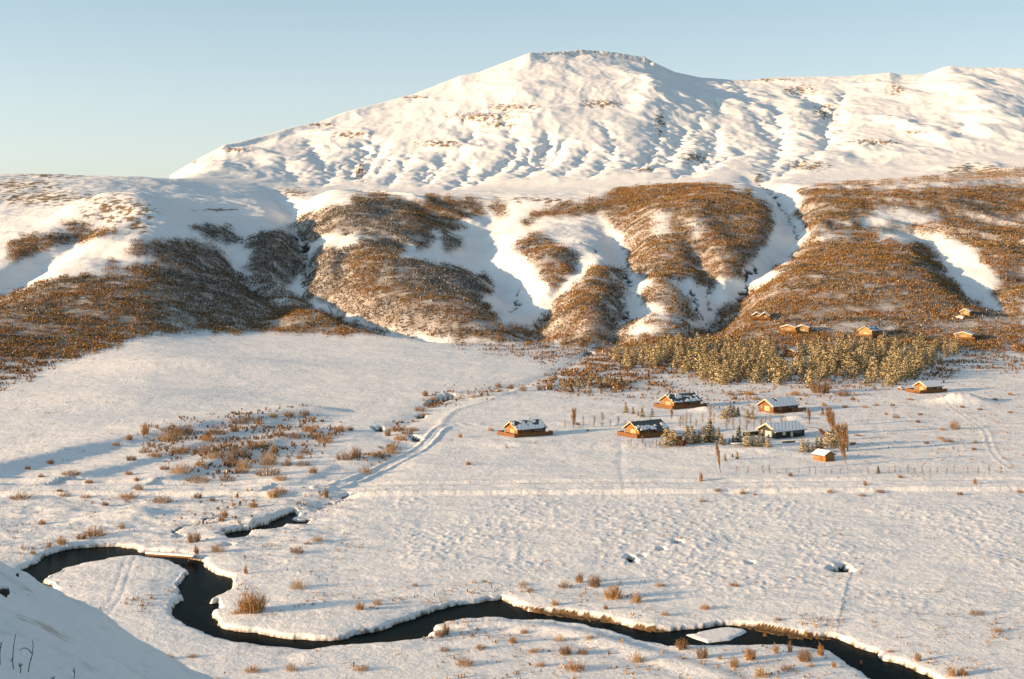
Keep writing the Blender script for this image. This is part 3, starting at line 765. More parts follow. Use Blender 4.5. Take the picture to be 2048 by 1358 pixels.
def tri_soup(n):
    return np.arange(n * 3, dtype=np.int32).reshape(n, 3)

SHADE_HOAR = raster([([(490, 455), (610, 455), (610, 580), (480, 580)], 1), ([(370, 440), (490, 445), (490, 500), (400, 500)], 1), ([(575, 455), (600, 410), (720, 388), (810, 396), (825, 470), (900, 480), (830, 500), (640, 500), (590, 480)], 1),
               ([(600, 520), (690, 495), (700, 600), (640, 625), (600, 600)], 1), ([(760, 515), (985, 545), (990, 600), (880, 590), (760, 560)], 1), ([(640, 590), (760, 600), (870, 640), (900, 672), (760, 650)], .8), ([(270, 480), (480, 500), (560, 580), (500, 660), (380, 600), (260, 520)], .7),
               ([(100, 650), (350, 630), (500, 650), (300, 668)], .5), ([(860, 470), (940, 470), (940, 500), (870, 500)], 1), ([(1240, 560), (1270, 600), (1250, 680), (1200, 690)], .7), ([(1300, 640), (1400, 650), (1380, 690), (1300, 680)], .7), ([(1070, 640), (1130, 620), (1150, 690), (1080, 670)], .6)], 6, 16, 61)  # slopes where shade is painted into the scrub colour, along with some hoarfrost
def scatter_scrub(name, dens_map, per_m2, hscale, label, cat, seed, blades=9, width=(.16, .42), tall=(0.9, 2.1), palette=None, lim=200000):
    rg = np.random.default_rng(seed)
    dY = np.gradient(Ys)[:, None]; dX = 2.3 / F * Y
    lam = np.clip(dens_map, 0, 1.5) * per_m2 * dX * dY
    cnt = rg.poisson(lam)
    rr, cc = np.nonzero(cnt)
    rep = cnt[rr, cc]
    rr = np.repeat(rr, rep); cc = np.repeat(cc, rep)
    if len(rr) > lim:
        k_ = rg.choice(len(rr), lim, replace=False); rr = rr[k_]; cc = cc[k_]
    n = len(rr)
    yy = Y[rr, cc] + rg.uniform(-.5, .5, n) * dY[rr, 0]
    xx = X[rr, cc] * (yy / Y[rr, cc]) + rg.uniform(-.5, .5, n) * 2.3 / F * yy
    zz = Z[rr, cc]
    dloc = dens_map[rr, cc]
    sz = rg.uniform(.6, 1.25, n) * hscale * (.6 + .4 * np.clip(dloc * 1.3, 0, 1))
    pal = np.array(palette)
    big = np.clip(.5 + 1.1 * fbm(xx / 60, yy / 14, 3, seed) + .7 * fbm(xx / 12, yy / 6, 2, seed + 3), 0, .999)
    base = pal[np.clip((big * len(pal) + rg.normal(0, 1.0, n)).astype(int), 0, len(pal) - 1)]
    gm = sample(SHADE_HOAR, U[rr, cc], V[rr, cc]) * (yy > 840)
    base = base * (1 - .8 * gm[:, None]) + np.array([.085, .085, .08]) * .8 * gm[:, None]  # twigs pulled to dark grey, painting the slopes' shade into them
    B = blades
    a = rg.uniform(0, 2 * np.pi, (n, B)); rad = rg.uniform(.05, 1.0, (n, B)) ** .8
    h = rg.uniform(tall[0], tall[1], (n, B)) * (1.1 - .45 * rad) * sz[:, None]
    bx = xx[:, None] + np.cos(a) * rad * .45 * sz[:, None]; by = yy[:, None] + np.sin(a) * rad * .45 * sz[:, None]
    tx = xx[:, None] + np.cos(a) * rad * 1.05 * sz[:, None]; ty = yy[:, None] + np.sin(a) * rad * 1.05 * sz[:, None]
    w = rg.uniform(width[0], width[1], (n, B)) * sz[:, None]
    th_ = rg.uniform(0, np.pi, (n, B)); wx = np.cos(th_) * w; wy = np.sin(th_) * w
    zb = zz[:, None] - .1
    flip = rg.random((n, B)) < .55          # twig fans widen towards the top
    zlow = zb + 0 * h; ztop = zb + h
    v = np.empty((n, B, 3, 3), dtype=np.float32)
    f_ = flip[..., None]
    P0 = np.stack([bx - wx, by - wy, zlow], -1); P1_ = np.stack([bx + wx, by + wy, zlow], -1); P2 = np.stack([tx, ty, ztop], -1)
    Q0 = np.stack([tx - wx, ty - wy, ztop], -1); Q1 = np.stack([tx + wx, ty + wy, ztop + .2 * w], -1); Q2 = np.stack([bx, by, zlow], -1)
    v[:, :, 0] = np.where(f_, Q0, P0); v[:, :, 1] = np.where(f_, Q1, P1_); v[:, :, 2] = np.where(f_, Q2, P2)
    c = base[:, None, :] * rg.uniform(.7, 1.3, (n, B, 1))
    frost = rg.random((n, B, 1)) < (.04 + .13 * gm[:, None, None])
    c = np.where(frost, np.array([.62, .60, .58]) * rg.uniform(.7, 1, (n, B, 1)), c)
    c = np.repeat(c[:, :, None, :], 3, axis=2)
    o = mesh_np(name, v.reshape(-1, 3), tri_soup(n * B), M_TWIG, col=c.reshape(-1, 3))
    tag(o, label, cat, kind="stuff")
    print("SCRUB", name, n)
    return o
BROWN = [(.10, .085, .06), (.13, .095, .055), (.20, .12, .05), (.26, .17, .07), (.30, .19, .075), (.24, .125, .042), (.15, .085, .035), (.29, .15, .05)]
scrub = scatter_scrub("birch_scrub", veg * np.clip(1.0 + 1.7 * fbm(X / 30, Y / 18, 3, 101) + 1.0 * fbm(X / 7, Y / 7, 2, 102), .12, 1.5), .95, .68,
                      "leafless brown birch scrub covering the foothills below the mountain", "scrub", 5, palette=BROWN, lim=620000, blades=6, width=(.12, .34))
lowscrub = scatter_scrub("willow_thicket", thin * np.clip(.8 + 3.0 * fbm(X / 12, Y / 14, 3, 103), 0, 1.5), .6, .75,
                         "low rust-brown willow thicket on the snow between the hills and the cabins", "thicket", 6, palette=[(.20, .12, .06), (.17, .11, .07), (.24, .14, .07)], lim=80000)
tuftmap = np.clip(sstep(.16, .5, fbm(X / 14, Y / 12, 4, 105, .6)) * (Y < 700) * (SD > .8) * (Y > 192) * (1 - hum * .6), 0, 1) * (Z < 8)
gr2 = sample(raster([([(860, 1262), (1040, 1245), (1320, 1290), (1340, 1358), (860, 1358)], 1), ([(1340, 1300), (1640, 1300), (1740, 1358), (1340, 1358)], 1), ([(640, 1160), (1300, 1160), (1300, 1235), (980, 1190), (700, 1250)], .5),
               ([(480, 1080), (620, 1090), (560, 1160), (480, 1140)], .6), ([(-2, 985), (760, 985), (640, 1070), (300, 1095), (-2, 1095)], .5), ([(1440, 780), (2050, 740), (2050, 960), (1700, 930), (1440, 810)], .5), ([(1600, 1180), (2050, 1200), (2050, 1358), (1900, 1358), (1700, 1250)], .4)], 10, 20, 71), U, V)
tuftmap = np.clip(tuftmap * (.6 + 1.2 * (Y < 300)) + 1.5 * gr2 * (SD > .8) * (Y > 192) * (Y < 700) * np.clip(.25 + 2.4 * fbm(X / 5, Y / 5, 3, 106), 0, 1.3) * (Z < 8), 0, 1.5)
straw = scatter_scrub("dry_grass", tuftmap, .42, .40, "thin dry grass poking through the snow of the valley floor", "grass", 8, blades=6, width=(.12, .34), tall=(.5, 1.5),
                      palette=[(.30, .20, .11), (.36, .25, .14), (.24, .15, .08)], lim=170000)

# ------------------------------------------------------------------ individual shrubs
def tubes(segs):
    """segs: list of (p0, p1, r0, r1) -> verts, quads of 3-sided tapered twigs"""
    n = len(segs)
    p0 = np.array([s[0] for s in segs], float); p1 = np.array([s[1] for s in segs], float)
    r0 = np.array([s[2] for s in segs])[:, None]; r1 = np.array([s[3] for s in segs])[:, None]
    d = p1 - p0; d /= np.linalg.norm(d, axis=1)[:, None] + 1e-9
    ref = np.where(np.abs(d[:, 2:3]) < .9, np.array([[0, 0, 1.0]]), np.array([[1.0, 0, 0]]))
    a = np.cross(d, ref); a /= np.linalg.norm(a, axis=1)[:, None] + 1e-9
    b = np.cross(d, a)
    V_ = []
    for k_ in range(3):
        t_ = 2 * math.pi * k_ / 3
        V_.append(p0 + (a * math.cos(t_) + b * math.sin(t_)) * r0)
    for k_ in range(3):
        t_ = 2 * math.pi * k_ / 3
        V_.append(p1 + (a * math.cos(t_) + b * math.sin(t_)) * r1)
    v = np.stack(V_, 1).reshape(-1, 3)
    i = np.arange(n)[:, None] * 6
    q = np.concatenate([i + np.array([[0, 1, 4, 3]]), i + np.array([[1, 2, 5, 4]]), i + np.array([[2, 0, 3, 5]])])
    return v, q
def rv(a, b): return random.uniform(a, b)
def shrub_mesh(name, stems, spread, upright, col, thick=.012, twigs=5, flat_top=0.0):
    """height about 1 m, radius about spread"""
    segs = []
    for s in range(stems):
        a = rv(0, 6.283); rn = math.sqrt(rv(0, 1)); r = rn * .62 * spread
        p = np.array([math.cos(a) * r, math.sin(a) * r, -.05])
        lean = rn * rv(.15, .5) * spread * (1 - upright)
        h = (1 - .45 * rn * rn) * rv(.35, 1.0) * (1.15 if random.random() < .12 else 1)
        a2 = a + rv(-.5, .5)
        mid = p + np.array([math.cos(a2) * lean * .4, math.sin(a2) * lean * .4, h * .55])
        top = p + np.array([math.cos(a2) * lean, math.sin(a2) * lean, h])
        segs += [(p, mid, thick, thick * .7), (mid, top, thick * .7, thick * .25)]
        for k_ in range(twigs):
            t_ = rv(.2, .95)
            q = (p + (mid - p) * t_ * 2) if t_ < .5 else (mid + (top - mid) * (t_ - .5) * 2)
            a3 = rv(0, 6.283); l = rv(.10, .26)
            segs.append((q, q + np.array([math.cos(a3) * l * .7, math.sin(a3) * l * .7, l * rv(.4, 1.2)]), thick * .5, thick * .15))
    v, q = tubes(segs)
    c = np.array(col) * np.random.default_rng(len(v)).uniform(.65, 1.35, (len(segs), 1, 1))
    c = np.repeat(c, 6, axis=1).reshape(-1, 3)
    me = mesh_np(name, v, q, M_TWIG, col=c)
    m = me.data
    bpy.data.objects.remove(me)
    return m
C1 = (.38, .22, .09); C2 = (.26, .165, .09); C3 = (.40, .27, .14)
SHR = dict(
    big=[shrub_mesh("osier", 110, .75, .1, C1, .016, 6) for _ in range(2)],
    round=[shrub_mesh("willow", 80, .8, .0, c, .020, 6) for c in (C1, C2, C3)],
    low=[shrub_mesh("low_willow", 85, 1.5, 0, c, .022, 5) for c in (C1, C2, C3, C2)],
    upright=[shrub_mesh("birch_shrub", 26, .35, .45, c, .018, 9) for c in (C2, C1, C3)])
def link_obj(name, data, loc, rz, sc, parent=None):
    o = bpy.data.objects.new(name, data); COL.objects.link(o)
    o.location = loc; o.rotation_euler = (0, 0, rz); o.scale = sc
    if parent: o.parent = parent
    return o
NSH = [0]
def shrub(u, v, wpx, hpx, kind, label, group=None, cat="shrub"):
    x, y, z = hit(u, v)
    w = wpx / F * y; h = hpx / F * y * 1.02
    me = random.choice(SHR[kind])
    base_r = {'big': .80, 'round': .86, 'low': 1.5, 'upright': .40}[kind]
    s = w / 2 / base_r
    nm = {'big': 'willow_bush', 'round': 'willow_bush', 'low': 'low_bush', 'upright': 'birch_sapling'}[kind]
    NSH[0] += 1
    return tag(link_obj(nm, me, (x, y, z - .05), rv(0, 6.28), (s, s, h)), label, cat, group)

shrub(505, 1222, 80, 52, 'big', "biggest golden-brown willow bush, standing in the river bend beside the widest dark water")
shrub(598, 1176, 46, 20, 'low', "wide low golden bush on open snow, right of the biggest bush in the river bend")
shrub(472, 1228, 26, 14, 'low', "small tawny bush at the foot of the biggest willow, on the bank edge")
shrub(492, 1147, 12, 26, 'upright', "slim bare sapling on the snow just above the widest part of the river")
shrub(393, 1107, 16, 24, 'upright', "pale bare sapling at the right end of the snowy footbridge")
shrub(437, 1103, 38, 20, 'low', "brown spreading bush on the bank between footbridge and stream pool")
shrub(388, 1084, 34, 28, 'round', "loose brown bush with tall twigs, above the sapling by the footbridge")
shrub(652, 995, 16, 30, 'upright', "tall tawny sapling standing alone beside the valley road")
for u, v, w, h, k, l in [
    (190, 1072, 62, 26, 'low', "widest brown shrub clump above the river's left arm"), (124, 1088, 30, 20, 'round', "brown round bush just above the river's far left bend"), (163, 1078, 26, 16, 'round', "dull brown bush touching the left end of the widest shrub clump"),
    (244, 1057, 16, 16, 'round', "small dark bush, right of the widest shrub clump above the river"), (84, 1049, 17, 14, 'round', "small rusty bush alone on the drifts at the far left below the road"), (40, 998, 50, 18, 'low', "dark twin-crowned bush at the far left edge below the road"),
    (130, 991, 30, 10, 'low', "flat bush below the road, second clump from the left edge"), (172, 995, 26, 10, 'low', "faint thin bush below the road between two darker flat ones"), (255, 996, 52, 14, 'low', "long flat brown bush just below the road, left of the forked one"),
    (325, 1005, 48, 18, 'low', "brown bush with a forked outline below the road and above the drift"), (396, 996, 22, 15, 'round', "compact golden bush below the road near the centre of the drifts"), (425, 1002, 15, 11, 'round', "small brown bush at the right hand of the compact golden one"),
    (210, 1011, 18, 11, 'round', "tiny golden bush on the drift slope below the long flat bush"), (507, 1015, 30, 18, 'upright', "thin loose brush above the left end of the stream pool"), (545, 994, 34, 20, 'upright', "thin pale brush just below the road, above the stream pool"),
    (447, 1035, 24, 24, 'upright', "brown brush on the little stream, upper of two clumps"), (442, 1042, 18, 12, 'round', "rusty bush at the foot of the brush on the little stream"), (66, 1108, 16, 12, 'round', "tiny bush touching the river's far left tip"), (98, 1095, 14, 18, 'upright', "faint bare bush between two bushes above the river's left bend"),
    (636, 1082, 34, 13, 'low', "flat brown bush on open snow, right of the stream pool"), (594, 1105, 36, 14, 'low', "pale brown bush on open snow, below and left of the flat one by the pool"), (615, 1088, 18, 8, 'low', "faint grey brush beside the flat bush right of the pool")]:
    shrub(u, v, w, h, k, l)
for u, v, w, h, k, l in [
    (1188, 1172, 36, 30, 'round', "dark rust bush, centre of the willow clump above the middle of the river"), (1160, 1165, 22, 28, 'upright', "tall thin bush in the middle of the clump above the river"), (1130, 1175, 34, 18, 'low', "thin grey bush at the left end of the clump above the river"),
    (1227, 1197, 46, 34, 'round', "largest bush of the clump above the middle of the river"), (1272, 1204, 30, 26, 'round', "rusty bush at the right end of the clump above the river"), (1110, 1210, 20, 16, 'round', "small brown bush above the bank, left and below the willow clump"),
    (1212, 1218, 16, 14, 'upright', "small twiggy bush directly below the largest bush of the clump"), (1410, 1218, 28, 16, 'low', "lone brown bush on open snow above the snowy islet"), (720, 1218, 28, 22, 'upright', "pale tawny bush on the bank, left of a duller twin"), (755, 1209, 24, 16, 'low', "dull brown bush on the bank, right of its pale twin"),
    (830, 1172, 18, 10, 'low', "small dry bush on open meadow above the river"), (1048, 1170, 30, 8, 'low', "faint dry patch of twigs in the meadow above the bend"), (1060, 1182, 26, 10, 'low', "flat twig clump left of the willow clump above the river"),
    (892, 1268, 24, 34, 'upright', "rust-red sapling bush on the near bank at the notch of the river"), (880, 1272, 26, 18, 'round', "golden dry bush at the foot of the sapling on the near bank notch"),
    (930, 1330, 50, 20, 'low', "darkest brown bush on the near bank below the river's middle"), (505, 1343, 40, 18, 'low', "brown bush near the bottom edge, left of a paler one"), (584, 1340, 36, 18, 'low', "grey-brown bush near the bottom edge, right of the browner one"),
    (336, 1318, 28, 14, 'low', "small tawny bush on the snow just right of the shaded near slope"), (385, 1314, 26, 10, 'low', "pale low twig patch, right of the small bush by the shaded near slope"), (722, 1340, 40, 14, 'low', "pale twig bush near the bottom edge, left of centre"), (1048, 1266, 22, 12, 'low', "small golden bush on the near bank below the river curve"),
    (1025, 1285, 24, 16, 'round', "pale golden tuft below the small bush on the near bank"), (1118, 1282, 26, 16, 'low', "brown loose bush on the near bank, right of the pale tuft"), (1180, 1278, 30, 10, 'low', "flat pale bush on the near bank where the river darkens"), (1130, 1308, 34, 24, 'round', "round brown bush with a wing of twigs, below the near bank"),
    (1165, 1308, 30, 16, 'low', "thin wing of twigs right of the round bush below the near bank"), (1150, 1340, 52, 26, 'low', "wide brown bush near the bottom edge below the round one"), (1272, 1322, 40, 24, 'low', "golden-brown bush below the near bank, left of the track"), (1082, 1332, 26, 14, 'low', "light tawny bush between two brown ones near the bottom edge"),
    (960, 1298, 28, 14, 'low', "pale brown bush above the darkest one on the near bank"), (890, 1302, 26, 14, 'low', "faint grass-like bush left above the darkest bush"), (1065, 1305, 30, 12, 'low', "faint grass-like bush, middle of the near bank"),
    (1363, 1297, 34, 26, 'round', "orange-brown bush on the near bank below the snowy islet"), (1404, 1315, 30, 30, 'round', "brown round bush on the near bank, second right of the orange-brown one"), (1468, 1334, 26, 28, 'round', "dark russet bush low on the near bank peninsula"),
    (1501, 1318, 32, 30, 'round', "tall full bush in the middle of the near bank peninsula"), (1552, 1306, 18, 26, 'upright', "slender brown bush at the water's edge on the peninsula"), (1580, 1304, 16, 30, 'upright', "slender twin bush, next right at the water's edge"), (1610, 1322, 38, 34, 'round', "widest dark bush at the right part of the peninsula"),
    (1642, 1310, 22, 30, 'upright', "bare upright bush at the tip of the peninsula"), (1525, 1352, 42, 24, 'low', "broad brown bush at the bottom edge of the peninsula"), (1575, 1340, 34, 16, 'low', "low bush between the broad one and the widest dark one"), (1440, 1318, 12, 14, 'upright', "tiny twiggy bush between two larger round ones on the peninsula"),
    (1668, 1334, 14, 20, 'upright', "thin sapling on the peninsula beside the dark water"), (1722, 1340, 10, 26, 'upright', "thin red sapling on the water's edge at the lower right"), (1530, 1283, 12, 26, 'upright', "thin reddish sapling leaning over the river by the islet"), (1836, 1322, 22, 24, 'upright', "lone sapling bush on the snow, lower right beyond the river"),
    (1902, 1352, 28, 30, 'upright', "tall dark bush at the lower right corner of the snow"), (1925, 1350, 30, 20, 'round', "brown bush beside the tall dark one at the lower right"), (1780, 1304, 20, 8, 'low', "small flat bush on the far bank at the lower right"), (1955, 1229, 40, 12, 'low', "flat red-brown bush on the meadow at the right, upper"), (1996, 1264, 36, 12, 'low', "flat pale bush on the meadow at the right, lower"),
    (1320, 1172, 30, 10, 'low', "pale grass clump in the meadow above the islet, left"), (1468, 1172, 30, 10, 'low', "pale grass clump in the meadow above the islet, right"), (1556, 1240, 18, 10, 'low', "faint tawny clump above the golden river bank"), (1330, 1230, 22, 12, 'low', "dry tawny clump on the bank, left of the islet")]:
    shrub(u, v, w, h, k, l)
# bushes of the old banks left of the stream junction, road verges and cabin meadow
ORD = ['first', 'second', 'third', 'fourth', 'fifth', 'sixth', 'seventh', 'eighth', 'ninth', 'tenth', 'eleventh', 'twelfth', 'thirteenth', 'fourteenth', 'fifteenth', 'sixteenth', 'seventeenth', 'eighteenth', 'nineteenth', 'twentieth', 'twenty-first', 'twenty-second', 'twenty-third', 'twenty-fourth', 'twenty-fifth', 'twenty-sixth', 'twenty-seventh', 'twenty-eighth', 'twenty-ninth', 'thirtieth']
def label_rows(items, bands):
    for lo, hi, txt in bands:
        row = sorted([t for t in items if lo <= t[1] < hi], key=lambda t: t[0])
        for i, t in enumerate(row): t[2]["label"] = txt.replace('#', ORD[i])
def label_near(items, marks, what):
    by = {}
    for t in items:
        m_ = min(marks, key=lambda q: math.hypot(q[0] - t[0], 2.2 * (q[1] - t[1])))
        du, dv = t[0] - m_[0], (t[1] - m_[1]) * 2.2
        side = ('right of' if du > 0 else 'left of') if abs(du) > abs(dv) else ('below' if dv > 0 else 'above')
        by.setdefault((side, m_[2]), []).append((math.hypot(du, dv), t[2]))
    for (side, nm), L_ in by.items():
        for i, (_, o) in enumerate(sorted(L_, key=lambda q: q[0])):
            o["label"] = "%s %s %s" % (what, side, nm) + ("" if len(L_) == 1 else ", nearest to it" if i == 0 else ", %s nearest to it" % ORD[i])
BANK = []; BROOKB = []; MEAD = []
for i, (u, v, w, h) in enumerate([(290, 868, 24, 30), (258, 878, 16, 12), (345, 880, 60, 24), (372, 868, 46, 22), (340, 862, 40, 14), (432, 868, 44, 18), (415, 880, 34, 14), (480, 846, 34, 14), (498, 840, 24, 10), (515, 846, 20, 10), (547, 833, 18, 10), (578, 831, 22, 12), (608, 829, 24, 12),
        (470, 862, 20, 12), (360, 905, 44, 18), (410, 905, 50, 20), (450, 900, 54, 24), (480, 910, 50, 20), (430, 915, 40, 14), (505, 895, 30, 14), (525, 893, 34, 14), (560, 870, 30, 12), (585, 874, 40, 12), (620, 862, 34, 16), (650, 884, 34, 18), (630, 875, 26, 14), (680, 862, 26, 14), (700, 860, 14, 10),
        (310, 912, 30, 14), (262, 920, 20, 12), (290, 904, 24, 12), (405, 930, 30, 10), (362, 945, 46, 20), (330, 938, 20, 10), (460, 930, 30, 26), (490, 935, 28, 22), (535, 928, 40, 30), (548, 905, 16, 24), (575, 930, 24, 16), (535, 950, 50, 20), (560, 958, 30, 12), (480, 945, 36, 16), (395, 962, 48, 16), (455, 960, 30, 12),
        (626, 945, 18, 16), (606, 930, 28, 12), (610, 905, 24, 10), (690, 918, 36, 18), (712, 915, 22, 26), (755, 912, 40, 12), (785, 905, 34, 16), (600, 916, 18, 10), (142, 948, 36, 10), (102, 926, 16, 10), (56, 937, 12, 8), (232, 890, 16, 8), (258, 948, 16, 10), (273, 960, 12, 8), (82, 953, 14, 8), (178, 965, 18, 8), (278, 978, 18, 12), (730, 945, 26, 14), (560, 985, 30, 16), (845, 885, 0, 0)]):
    if w == 0: continue
    if i == 0: shrub(u, v, w, h, 'round', "tallest round bush above the long snow bank, standing clear on the white slope"); continue
    BANK.append((u, v, shrub(u, v + 1, w * 1.3, h * 1.15, 'low' if w > 22 else 'round', "", "bushes on the old snow banks left of the brook")))
for u, v, w, h in [(120, 982, 20, 6)] + [(785, 895, 30, 14), (800, 880, 34, 18), (815, 868, 30, 16), (790, 862, 34, 14), (775, 872, 16, 20), (828, 862, 24, 10), (840, 822, 30, 14), (862, 815, 24, 10), (878, 808, 16, 8), (848, 832, 34, 10), (864, 800, 24, 10), (850, 792, 16, 16)]:
    BROOKB.append((u, v, shrub(u, v, w, h, 'low' if w > 22 else 'round', "", "bushes lining the winding brook")))
label_rows(BANK, [(0, 860, "rust-brown bush, # from the left along the highest snow bank"), (860, 886, "rust-brown bush, # from the left in the second line of the old banks"), (886, 912, "rust-brown bush, # from the left in the middle line of the old banks"), (912, 936, "rust-brown bush, # from the left in the lower line of the old banks"), (936, 1100, "rust-brown bush, # from the left between the old banks and the road")])
label_rows(BROOKB, [(0, 826, "dark reddish bush, # from the left on the upper brook"), (826, 2000, "dark reddish bush, # from the left on the brook's lower bends")])
for u, v, w, h in [(945, 795, 18, 8), (920, 875, 12, 14), (937, 930, 14, 10), (997, 775, 18, 14), (1022, 778, 16, 14), (1046, 782, 18, 18), (1080, 780, 18, 16), (1098, 775, 12, 10), (980, 862, 20, 10), (1155, 850, 14, 8), (1175, 862, 8, 6), (1402, 962, 10, 26), (1580, 952, 14, 10), (1705, 890, 14, 10),
                   (1500, 790, 30, 14), (1512, 800, 22, 10), (1460, 790, 24, 10), (1470, 798, 14, 10), (1537, 805, 34, 12), (1575, 798, 18, 8), (1520, 812, 16, 8), (1610, 792, 16, 8), (1590, 790, 30, 12), (1648, 812, 16, 10), (1705, 800, 14, 8), (1730, 815, 18, 7), (1690, 815, 16, 7), (1752, 811, 16, 6), (1785, 812, 12, 8), (1792, 836, 18, 12),
                   (1772, 830, 10, 8), (1835, 845, 14, 8), (1910, 858, 28, 22), (1885, 860, 18, 8), (1880, 878, 24, 8), (1895, 884, 34, 10), (1852, 887, 16, 7), (1950, 886, 18, 8), (1948, 900, 14, 8), (1715, 872, 18, 6), (1710, 888, 8, 6), (1820, 800, 20, 6), (1840, 830, 14, 6), (1990, 800, 16, 6), (2020, 790, 14, 8), (1925, 815, 14, 6),
                   (1960, 820, 14, 6), (2020, 826, 12, 6), (1730, 970, 12, 12), (1800, 955, 14, 8), (1950, 968, 10, 16), (1660, 985, 18, 10), (1725, 992, 20, 8), (1760, 985, 28, 8), (1485, 988, 16, 12), (1435, 982, 20, 8), (1920, 990, 16, 10), (2040, 985, 16, 10), (1405, 1004, 18, 10), (1510, 990, 10, 6), (1640, 898, 16, 10)]:
    MEAD.append((u, v, shrub(u, v, w, h, 'low' if w > 16 else 'round', "", "small bushes dotted over the cabin meadow")))
label_near(MEAD, [(1049, 869, "the leftmost cabin"), (1290, 870, "the lower timber cabin"), (1359, 813, "the upper timber cabin"), (1556, 820, "the red-brown cabin"), (1562, 872, "the black house"), (1857, 783, "the orange cabin"), (1648, 918, "the small shed"), (1640, 785, "the large round bush"), (1925, 804, "the snow mound"), (1700, 880, "the leaning poplars")], "small dry bush")
shrub(1640, 785, 56, 34, 'round', "large round brown bush below the spruce wood, beside the smaller slanting one")
shrub(1688, 792, 34, 20, 'low', "slanting brown bush right of the large round one below the spruce wood")
print("SHRUBS", NSH[0])

# ------------------------------------------------------------------ conifers
def crown_mesh(name, radius, whorls, per, blunt, snow, seed):
    rg = np.random.default_rng(seed)
    P = []; C = []
    for i in range(whorls):
        t = (i + rg.uniform(-.2, .2)) / whorls
        z = .07 + .93 * t
        r = radius * (1 - t) ** blunt * rg.uniform(.8, 1.12) + .012
        for k_ in range(max(4, int(per * 1.5 * (1 - .55 * t)))):
            a = rg.uniform(0, 6.283)
            rr = r * rg.uniform(.7, 1.15)
            for q in range(3):
                f_ = (.38 + .32 * q) * rg.uniform(.85, 1.1)
                droop = -.10 * f_ * rr / radius * .5 + (.05 if blunt < .7 else 0) * f_
                P.append((math.cos(a) * rr * f_, math.sin(a) * rr * f_, z + droop + rg.uniform(-.012, .012), a))
                sn = rg.random() < snow
                C.append((.50, .41, .25) if sn else ((.03, .038, .02) if rg.random() < .6 else (.16, .13, .055)))
    P = np.array(P); n = len(P)
    a = P[:, 3] + rg.uniform(-.6, .6, n); s_ = rg.uniform(.022, .046, n)[:, None]
    d1 = np.stack([-np.sin(a), np.cos(a), rg.normal(0, .15, n)], -1)
    til = rg.uniform(.1, 1.1, n)          # lean of the clump back towards the stem
    d2 = np.stack([-np.cos(a) * np.sin(til), -np.sin(a) * np.sin(til), np.cos(til)], -1)
    d2 = d2 / np.linalg.norm(d2, axis=1)[:, None] * .9
    c = P[:, :3]
    v = np.stack([c - d1 * s_, c + d2 * s_ * .8, c + d1 * s_ * 1.1, c - d2 * s_ * .9], 1).reshape(-1, 3)
    q = np.arange(n * 4, dtype=np.int32).reshape(n, 4)
    col = np.repeat(np.array(C) * rg.uniform(.7, 1.2, (n, 1)), 4, axis=0)
    o = mesh_np(name, v, q, M_LEAF, col=col); m = o.data; bpy.data.objects.remove(o); return m, v, q, col
def trunk_mesh(name, h=1.0, r=.02):
    seg = []; p = np.array([0, 0, -.03]); n = 4
    for i in range(n):
        q = np.array([rv(-.006, .006), rv(-.006, .006), h * (i + 1) / n * .93])
        seg.append((p, q, r * (1 - i / n * .8), r * (1 - (i + 1) / n * .8))); p = q
    v, q = tubes(seg)
    o = mesh_np(name, v, q, M_BARK, col=np.tile(np.array([[.11, .08, .06]]), (len(v), 1))); m = o.data; bpy.data.objects.remove(o); return m
CR_S = [crown_mesh("spruce_crown", .25, 15, 11, .95, .55, 200 + i) for i in range(4)]
CR_P = [crown_mesh("pine_crown", .36, 12, 15, .55, .68, 220 + i) for i in range(4)]
CR_D = [crown_mesh("dark_spruce_crown", .24, 15, 12, .85, .16, 240 + i) for i in range(2)]
TR = [trunk_mesh("trunk") for _ in range(2)]
def conifer(x, y, z, h, kind='S', label="", group=None, wide=1.0):
    crs = {'S': CR_S, 'P': CR_P, 'D': CR_D}[kind]
    nm = 'pine_tree' if kind == 'P' else 'spruce_tree'
    t = empty(nm, (x, y, z - .1), rv(0, 6.28)); t.scale = (h * wide, h * wide, h)
    tag(t, label, "tree", group)
    o = bpy.data.objects.new("crown", random.choice(crs)[0]); COL.objects.link(o); o.parent = t
    o = bpy.data.objects.new("trunk", random.choice(TR)); COL.objects.link(o); o.parent = t
    return t
def con_px(u, v, hpx, kind, label, group=None, wide=1.0):
    x, y, z = hit(u, v); return conifer(x, y, z, hpx / F * y * 1.12, kind, label, group, wide * 1.3)

WOOD = raster([([(1232, 728), (1250, 712), (1290, 706), (1340, 694), (1400, 697), (1480, 700), (1540, 702), (1546, 722), (1572, 738), (1584, 752), (1575, 764), (1545, 768), (1500, 762), (1430, 766), (1395, 752), (1330, 730), (1270, 728)], 1),
               ([(1588, 735), (1600, 716), (1640, 702), (1720, 698), (1800, 696), (1925, 698), (1905, 720), (1850, 738), (1838, 762), (1800, 768), (1760, 764), (1690, 752), (1640, 760), (1600, 768), (1585, 752)], 1)], 1, 26, 17)
cand = []
rg = np.random.default_rng(31)
for _ in range(9000):
    u = rg.uniform(1225, 1935); v = rg.uniform(690, 772)
    if WOOD[int(v / 2), int(u / 2)] < .5 or (abs(u - 1572) < 20 and 704 < v < 738) or fbm(np.array([u / 34]), np.array([v / 11]), 2, 5)[0] < -.26: continue
    x, y, z = hit(u, v, 400)
    if all((x - a[0]) ** 2 + (y - a[1]) ** 2 > 4.9 ** 2 for a in cand): cand.append((x, y, z, u, v))
cand.sort(key=lambda a: a[1])
print("WOOD", len(cand))
N_IND = 235
rest = []
